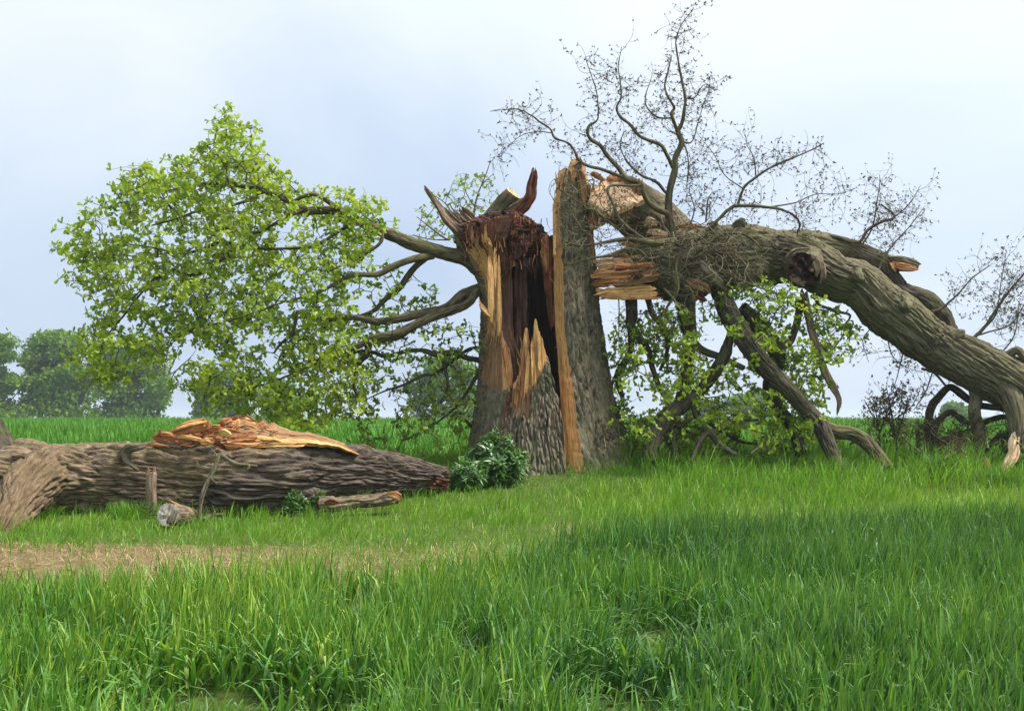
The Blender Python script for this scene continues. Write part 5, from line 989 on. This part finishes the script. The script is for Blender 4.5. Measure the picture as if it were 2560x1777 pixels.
twiggy([[z4(1430, 1310, 15.0, 22), z4(1540, 1210, 15.0, 22), z4(1610, 1182, 15.0, 22), z4(1800, 1190, 15.0, 18), z4(1900, 1222, 15.0, 16), z4(1955, 1280, 15.05, 13), z4(1945, 1340, 15.2, 11)],
        [z4(1590, 1190, 15.0, 20), z4(1620, 1080, 15.0, 16), z4(1700, 1010, 15.0, 16), z4(1800, 945, 15.0, 13), z4(1950, 880, 15.0, 9), z4(2100, 810, 15.0, 4)],
        [z4(1700, 1010, 15.0, 11), z4(1690, 900, 15.0, 8), z4(1650, 830, 15.0, 5), z4(1640, 760, 15.0, 3)],
        [z4(1800, 1190, 15.0, 12), z4(1920, 1160, 15.0, 10), z4(2040, 1110, 15.0, 7), z4(2180, 1120, 15.0, 4), z4(2280, 1080, 15.0, 2)],
        [z4(1620, 1080, 15.0, 10), z4(1500, 1000, 15.0, 7), z4(1430, 850, 15.0, 5), z4(1340, 730, 15.0, 3)],
        [z4(1400, 1280, 15.0, 14), z4(1405, 1180, 15.0, 12), z4(1410, 1130, 15.0, 11), z4(1432, 1136, 15.0, 7)],
        [z4(1300, 1320, 15.0, 14), z4(1330, 1200, 15.0, 9), z4(1300, 1080, 15.0, 6), z4(1340, 960, 15.0, 3)],
        [z3(1200, 360, 15.9, 18), z3(1330, 385, 15.8, 16), z3(1380, 330, 15.8, 15), z3(1440, 300, 15.8, 14), z3(1510, 272, 15.8, 13), z3(1450, 210, 15.8, 5)],
        [z3(1360, 400, 15.8, 12), z3(1400, 320, 15.8, 9), z3(1420, 200, 15.8, 7), z3(1440, 60, 15.8, 3)],
        [z3(1420, 560, 15.4, 14), z3(1480, 440, 15.5, 10), z3(1560, 340, 15.5, 7), z3(1660, 230, 15.5, 4)],
        [z3(1510, 272, 15.8, 9), z3(1600, 200, 15.8, 6), z3(1640, 130, 15.8, 3)],
        [z3(1690, 720, 15.5, 18), z3(1740, 700, 15.5, 11), z3(1820, 640, 15.5, 8), z3(1880, 560, 15.5, 5), z3(1960, 500, 15.5, 3)],
        [z3(1860, 870, 15.2, 24), z3(1950, 790, 15.2, 16), z3(2030, 660, 15.2, 12), z3(2110, 555, 15.2, 8), (2590, 640, 15.2, 3)],
        [z3(1950, 790, 15.2, 10), z3(2000, 720, 15.2, 8), z3(2020, 560, 15.2, 5), z3(2040, 430, 15.2, 3)],
        [z3(2000, 940, 15.1, 10), z3(2060, 860, 15.1, 8), z3(2090, 760, 15.1, 5), z3(2120, 660, 15.1, 3)], [z3(1700, 990, 15.2, 9), z3(1660, 1080, 15.2, 7), z3(1600, 1180, 15.2, 4)],
        [z3(1920, 830, 15.2, 11), z3(2050, 780, 15.2, 9), z3(2130, 700, 15.2, 6), (2610, 700, 15.2, 3)]],
       16, .50, .0034, .38, 2, .03, mat='bark_twig', budsize=.034)
# tangle hanging in front of limb and pillar
mb = MB(); buds = []
for k in range(120):
    s0 = z3(np.clip(rng.normal(560, 170), 250, 1050), rng.normal(450, 80), rng.uniform(14.75, 14.98), 1); p0 = P(*s0[:3])
    q = curl(p0, np.array([rng.normal(0, 1), -.3, rng.normal(-.5, .7)]), rng.uniform(.25, .85), 14, .42, -.05); q[:, 1] = np.minimum(q[:, 1], 15.0); thin(mb, q, .0075 * rng.uniform(.5, 1.2), .003, 4)
    buds.extend(q[4::4])
    for _ in range(2):
        c = curl(q[rng.integers(3, 12)], rng.normal(size=3), rng.uniform(.1, .3), 7, .5, -.04); thin(mb, c, .004, .002, 3); buds.append(c[-1])
for k in range(70):
    p0 = P(rng.uniform(1400, 1520), rng.uniform(440, 640), rng.uniform(14.35, 14.62))
    q = curl(p0, np.array([rng.normal(-.2, 1), 0, rng.normal(-.3, .8)]), rng.uniform(.25, .6), 13, .48, -.03); q[:, 1] = np.minimum(q[:, 1], 14.72); thin(mb, q, .0055 * rng.uniform(.6, 1.2), .0025, 4); buds.extend(q[4::4])
B_ = np.array(buds); rosettes(mb, B_, rng.normal(size=B_.shape), 3, .032, np.full(len(B_), .6), 1, 'small')
M['twigpale'] = mat_bark('bark_twig_pale', (.12, .10, .07), (.25, .22, .155), (.19, .20, .09), .5)
mb.build('twigs', [M['twigpale'], M['budleaf']], limb, kind='stuff', label='tangle of curly twigs hanging before the limb')
twiggy([[z3(470, 385, 14.95, 44), z3(380, 395, 14.8, 38), z3(300, 378, 14.72, 34), z3(230, 372, 14.66, 22), z3(140, 385, 14.62, 16), z3(20, 400, 14.6, 9), (1405, 600, 14.58, 6)],
        [z3(380, 400, 14.8, 22), z3(260, 420, 14.7, 18), z3(160, 450, 14.65, 12), z3(40, 470, 14.6, 8), (1420, 660, 14.58, 4)],
        [z3(300, 380, 14.72, 16), z3(200, 330, 14.66, 13), z3(100, 250, 14.6, 9), z3(20, 210, 14.58, 6), (1392, 470, 14.56, 3)],
        [z3(560, 380, 14.9, 26), z3(640, 360, 14.85, 20), z3(660, 430, 14.8, 18), z3(740, 450, 14.78, 14), z3(820, 520, 14.8, 10), z3(900, 590, 14.85, 5)],
        [z3(500, 430, 14.9, 30), z3(470, 520, 14.75, 22), z3(480, 620, 14.7, 16), z3(430, 720, 14.7, 10), z3(470, 820, 14.7, 5)],
        [z3(560, 450, 14.85, 24), z3(620, 400, 14.8, 18), z3(700, 350, 14.8, 14), z3(800, 360, 14.8, 10), z3(880, 430, 14.85, 6)],
        [z3(640, 480, 14.8, 18), z3(720, 540, 14.78, 12), z3(860, 600, 14.8, 8), z3(960, 640, 14.8, 3)]],
       6, .40, .0050, .45, 2, -.03, mat='twigpale')
# drooping twigs below the limb and fine stuff near the ground
twiggy([[z3(200 + 90 * k + rng.normal(0, 20), 640 + rng.normal(0, 15), 15.2, 8), z3(205 + 92 * k + rng.normal(0, 40), 800, 15.1, 6), z3(210 + 95 * k + rng.normal(0, 60), 960 + rng.normal(0, 60), 15.1, 3)] for k in range(5)]
       + [[z3(1480, 850, 15.3, 7), z3(1500, 930, 15.3, 6), z3(1560, 980, 15.3, 5), z3(1640, 1010, 15.3, 3)], [z3(1560, 900, 15.3, 8), z3(1530, 1000, 15.3, 6), z3(1500, 1100, 15.3, 3)], [z3(1400, 800, 15.3, 7), z3(1360, 860, 15.3, 5), z3(1380, 950, 15.3, 3)]],
       9, .38, .0042, .36, 2, -.04, mat='bark_twig', name='twigs')
# ------------------------------------------------------------------ brush of broken branches at the far right end
for i, pts in enumerate([[(2318, 1120, 15.6, 18), (2323, 1049, 15.6, 20), (2331, 1015, 15.6, 20), (2350, 990, 15.55, 18), (2365, 974, 15.5, 17), (2378, 967, 15.5, 16), (2392, 976, 15.45, 17), (2405, 988, 15.4, 18), (2436, 1012, 15.3, 16), (2470, 1018, 15.2, 15), (2500, 1022, 15.1, 14), (2535, 1030, 15.0, 12)],
                         [(2335, 1110, 15.5, 14), (2341, 1062, 15.5, 16), (2360, 1041, 15.45, 16), (2378, 1030, 15.4, 14), (2394, 1042, 15.35, 14), (2412, 1056, 15.3, 14), (2436, 1058, 15.2, 10)],
                         [(2290, 1150, 15.2, 14), (2340, 1108, 15.3, 20), (2383, 1099, 15.3, 24), (2418, 1102, 15.3, 22), (2460, 1110, 15.3, 14)],
                         [(2450, 1062, 15.4, 12), (2480, 1048, 15.4, 14), (2520, 1042, 15.3, 12), (2570, 1050, 15.2, 10)],
                         [(2300, 1090, 15.4, 8), (2292, 1075, 15.4, 8), (2296, 1110, 15.3, 9), (2294, 1150, 15.2, 9)],
                         [(2462, 1130, 15.2, 12), (2500, 1090, 15.2, 13), (2530, 1110, 15.1, 10), (2560, 1130, 15.0, 8)]]):
    branch('branch', pts, M['bark_dark'], 18, .008, 500 + i, wob=.012)
shard('cut_end', [(2490, 1110, 15.0, 7), (2494, 1106, 14.95, 8), (2497, 1104, 14.9, 8)], M['cut'], limb, 1., 510, .002, seg=10, jag=0)
GR = [[(px, 1125 + rng.normal(0, 14), 15.0 + rng.normal(0, .5), 6), (px + rng.normal(0, 30), 1090 + rng.normal(0, 12), 15.0, 4), (px + rng.normal(0, 50), 1050 + rng.normal(0, 18), 15.0, 2)] for px in np.concatenate([rng.uniform(1500, 2200, 12), rng.uniform(2290, 2560, 15)])]
twiggy(GR, 11, .30, .004, .34, 2, .0, mat='bark_twig', name='twigs', budkeep=.6, budsize=.04)
for nm, bx, spec, lb in (('bare_shrub', 2242, [(2242, 1140, 15.2, 7), (2240, 1100, 15.2, 7), (2236, 1050, 15.2, 5), (2225, 1000, 15.2, 4), (2215, 960, 15.2, 2)], 'thin leafless shrub with reddish buds beside the propped limb'),
                         ('bare_shrub', 2196, [(2198, 1130, 15.3, 6), (2200, 1080, 15.3, 5), (2196, 1040, 15.3, 4), (2186, 1000, 15.3, 2)], 'lower leafless shrub between the propped limb and the taller bare shrub')):
    sh = thing(nm, P(bx, 1140, 15.2), lb, 'shrub')
    ex = [[spec[1], (spec[2][0] + 18, spec[2][1] - 10, 15.2, 4), (spec[3][0] + 50, spec[3][1] - 15, 15.2, 2)], [spec[1], (spec[2][0] - 16, spec[2][1] - 5, 15.2, 3), (spec[3][0] - 25, spec[3][1], 15.2, 2)], [spec[2], (spec[2][0] + 40, spec[2][1] - 40, 15.1, 3), (spec[2][0] + 60, spec[2][1] - 80, 15.1, 2)]]
    twiggy([spec] + ex, 13, .28, .0035, .26, 2, .08, (0, 0, .5), parent=sh, name='twigs', budkeep=.9, budsize=.042)
stake = thing('split_stake', P(2465, 1195, 14.5), 'short split stake of reddish wood standing beside the torn hanging branch', 'stake')
shard('stake', [(2464, 1210, 14.5, 22), (2464, 1180, 14.5, 22), (2463, 1155, 14.5, 20), (2462, 1141, 14.5, 14)], M['bark'], stake, .9, 520, .01, lump=.1)
shard('split_face', [(2470, 1194, 14.42, 12), (2469, 1172, 14.41, 14), (2467, 1152, 14.42, 12), (2464, 1142, 14.44, 6)], M['orange'], stake, .5, 521, .008, lump=.1)
chunk = thing('log_chunk', P(2438, 1180, 14.6), 'short dark round log chunk lying next to the split stake', 'log')
mb = MB(); C, r = path([(2452, 1160, 15.0, 22), (2440, 1166, 14.7, 24), (2436, 1169, 14.55, 23)])
tube(mb, C, r, 30, .015, .01, .1, 0, 1, 1, 1., 522, capz=.2, fu=40, fv=12); mb.build('log_section', [M['bark_dark'], M['grey']], chunk)

# ------------------------------------------------------------------ bush and clumps
def leafy(name, label, cat, cpx, cpy, Y, wpx, hpx, n, size, group=None, mat='bush', ylean=.35, k=9):
    b0 = P(cpx, cpy, Y); b0[2] = float(g(b0[0], b0[1])); t_ = thing(name, b0, label, cat, group); mb = MB(); st = MB()
    W = wpx / F * Y; Hh = hpx / F * Y; pp = []; aa = []
    for i in range(n):
        a = rng.uniform(0, 6.28); rr = math.sqrt(rng.random()); hx = math.cos(a) * rr * W * .5; hy = math.sin(a) * rr * W * ylean
        top = b0 + np.array([hx, hy, Hh * (1 - .55 * rr ** 2) * rng.uniform(.72, 1.05)]); root = b0 + np.array([hx * .55, hy * .55, -.03])
        q = np.array([root + (top - root) * u_ + rng.normal(0, .02, 3) * (0 < u_ < 1) + np.array([hx, hy, 0]) * .25 * (u_ * u_ - u_) for u_ in np.linspace(0, 1, 7)])
        thin(st, q, .005, .003, 4)
        for u_ in np.linspace(.25, 1, k): pp.append(np.array([np.interp(u_, np.linspace(0, 1, 7), q[:, c]) for c in range(3)])); aa.append(unit(q[-1] - q[0] + np.array([hx, hy, .1]) * .8))
    pp, aa = np.array(pp), np.array(aa)
    tone = .35 + .45 * (pp[:, 2] - b0[2]) / Hh * 0 + .25 * vn(pp[:, 0] * 5, pp[:, 1] * 5, pp[:, 2] * 5, 3) + rng.normal(0, .1, len(pp))
    rosettes(mb, pp, aa, 4, size, np.clip(tone, 0, 1), 0, 'lance', (.5, 1.5))
    st.build('stems', M[mat], t_); mb.build('foliage', M[mat], t_, kind='stuff')
leafy('leafy_bush', 'dense dark green leafy bush growing against the foot of the shattered oak', 'bush', 1240, 1216, 14.05, 165, 122, 100, .13)
leafy('leafy_bush', 'lower looser green bush at the thin end of the fallen trunk', 'bush', 1160, 1224, 13.75, 110, 74, 46, .10)
leafy('nettle_clump', 'dark nettle clump under the fallen trunk, the wider of two', 'plant', 738, 1262, 12.25, 62, 66, 30, .06)
leafy('nettle_clump', 'narrow nettle clump under the fallen trunk near the bark slab', 'plant', 806, 1258, 12.25, 40, 66, 18, .06)
leafy('nettle_clump', 'low nettle tuft beside the tip of the fallen trunk', 'plant', 908, 1236, 12.75, 44, 34, 14, .05)
def tussock(label, px, py, Y, wpx, n, L, mat, tone, name='grass_tussock', lean=(0, .35), bend=(.4, 1.6)):
    b0 = P(px, py, Y); b0[2] = float(g(b0[0], b0[1])); t_ = thing(name, b0, label, 'grass'); W = wpx / F * Y * .5; a = rng.uniform(0, 6.28, n); rr = np.sqrt(rng.random(n))
    x, y = b0[0] + np.cos(a) * rr * W, b0[1] + np.sin(a) * rr * W * .7
    blades(mb := MB(), np.stack([x, y, g(x, y) - .01], 1), a + rng.normal(0, .6, n), rng.uniform(.6, 1, n) * L, rng.uniform(.006, .012, n), rng.uniform(*lean, n), rng.uniform(*bend, n), np.clip(tone + rng.normal(0, .12, n), 0, 1), 5)
    mb.build('blades', M[mat], t_, kind='stuff')
tussock('tall dark green grass tussock before the bent brushwood branches', 2350, 1196, 14.3, 46, 330, .40, 'wheat', .25)
tussock('grass tussock at the foot of the torn hanging branch', 2500, 1225, 13.8, 90, 260, .26, 'wheat', .3)
tussock('tall grass tuft growing beside the wooden post', 345, 1296, 11.9, 130, 420, .24, 'grass', .35)
tussock('grass tuft in front of the limb stub bending into the grass', 90, 1312, 11.9, 110, 360, .20, 'grass', .25)
tussock('long grass at the foot of the oak pillar', 1560, 1166, 14.5, 70, 200, .15, 'grass', .3)

# ------------------------------------------------------------------ trees beyond the field
def far_tree(px, wpx, top, Y, label, seed, group='trees along the far edge of the field', n=7500, low=.02, stems=3, tone0=.5):
    b0 = P(px, 1052, Y); b0[2] = float(g(b0[0], b0[1])) - .3
    H = (1050 - top) / F * Y + EYE - b0[2]; W = wpx / F * Y
    t_ = thing('field_tree', b0, label, 'tree', group); mb = MB(); ends = []
    for k in range(stems):
        lean = rng.normal(0, .22, 2); q = [b0 + np.array([(k - (stems - 1) / 2) * W * .13, rng.normal(0, .4), 0])]
        for u_ in np.linspace(.15, .74, 6): q.append(q[0] + np.array([lean[0] * W * u_ + rng.normal(0, .12), lean[1] * W * u_, H * u_]))
        C, r = tube(mb, np.array(q), np.linspace(.26, .05, 7), 8, .5, 0, .1, 0)
        for _ in range(9):
            j = int(rng.integers(len(C) * .2, len(C) * .95)); a = rng.uniform(0, 6.28); l = W * rng.uniform(.18, .42)
            c = curl(C[j], np.array([math.cos(a), math.sin(a), rng.uniform(.3, 1.1)]), l, 6, .16, .05); thin(mb, c, .09, .03, 5); ends.append(c[-1]); ends.append(c[3])
    mb.build('trunk', M['bark_dark'], t_)
    nl = 52; lob = []
    for k in range(nl):
        u_ = rng.uniform(low, .93); prof = math.sqrt(max(.02, 1 - ((u_ - .42) / .56) ** 2)) if u_ > .42 else 1 - .2 * rng.random()
        a = rng.uniform(0, 6.28); rr = rng.uniform(.35, 1) * W * .40 * prof
        lob.append((b0 + np.array([math.cos(a) * rr, math.sin(a) * rr * .7, H * u_]), W * rng.uniform(.07, .19), rng.normal(0, .12)))
    pos = []; ton = []
    for c, R, tn in lob:
        m_ = n // nl; v = unit(rng.normal(size=(m_, 3))); rad = R * rng.random(m_)[:, None] ** .35
        p = c + v * rad * np.array([1, 1, .62]); p = p + .12 * R * rng.normal(size=p.shape); pos.append(p); ton.append(np.full(m_, tone0 + tn))
    pos = np.concatenate(pos); ton = np.concatenate(ton) + rng.normal(0, .18, len(pos)); keep = (pos[:, 2] > b0[2] + .2) & (pos[:, 2] < b0[2] + H); pos, ton = pos[keep], ton[keep]
    d = unit(rng.normal(size=pos.shape) + np.array([0, 0, -.2])); X, D, Zv = axes(d)
    lf = MB(); scatter(lf, SMALL * np.array([1.5, 1, 1]), SQ, None, pos, X, D, Zv, rng.uniform(.26, .52, len(pos)) * (Y / 120), np.clip(ton, 0, 1))
    lf.build('crown', M['farleaf'], t_, smooth=False, kind='stuff')
for a in [(-30, 205, 816, 118, 'tall round-crowned tree standing at the open end of the far tree row', 1, 7500), (150, 245, 820, 122, 'broad dense tree with a domed crown, beside the end tree of the far row', 2, 10500), (335, 255, 838, 126, 'tree with several upright stems, third in the far tree row', 3, 10500), (555, 190, 925, 135, 'lower rounded tree at the inner end of the far tree row', 4, 7500), (700, 130, 950, 140, 'small far tree half hidden behind the hanging oak leaves', 5, 4500), (1110, 215, 886, 125, 'solitary rounded tree far behind the oak trunk', 6, 8500), (1760, 120, 1000, 170, 'small far tree seen under the fallen limb beside the dark propped branches', 7, 3500), (1880, 150, 985, 165, 'wider far tree seen under the fallen limb behind the hanging strip', 8, 4500), (2385, 75, 1008, 150, 'small pale far tree framed by the bent brushwood branches', 9, 2500)]:
    far_tree(*a[:5], a[5], n=int(a[6] * 1.65), stems=2 if a[1] < 140 else 4)

# ------------------------------------------------------------------ air
mb = MB(); x0, x1, y0, y1, zb, zt_ = -2600, 2600, -70, 2600, -3.0, 18.0
c = np.array([[x, y, z] for x in (x0, x1) for y in (y0, y1) for z in (zb, zt_)], float)
mb.add(c, [[0, 1, 3, 2], [4, 6, 7, 5], [0, 4, 5, 1], [2, 3, 7, 6], [0, 2, 6, 4], [1, 5, 7, 3]])
m, t, o = newmat('haze_air'); pv = t.nodes.new('ShaderNodeVolumePrincipled'); pv.inputs['Density'].default_value = .0006; pv.inputs['Color'].default_value = (.80, .90, 1, 1); pv.inputs['Anisotropy'].default_value = .2
t.links.new(pv.outputs[0], o.inputs['Volume'])
mb.build('haze', m, smooth=False, label='thin bluish haze over the field', kind='stuff')
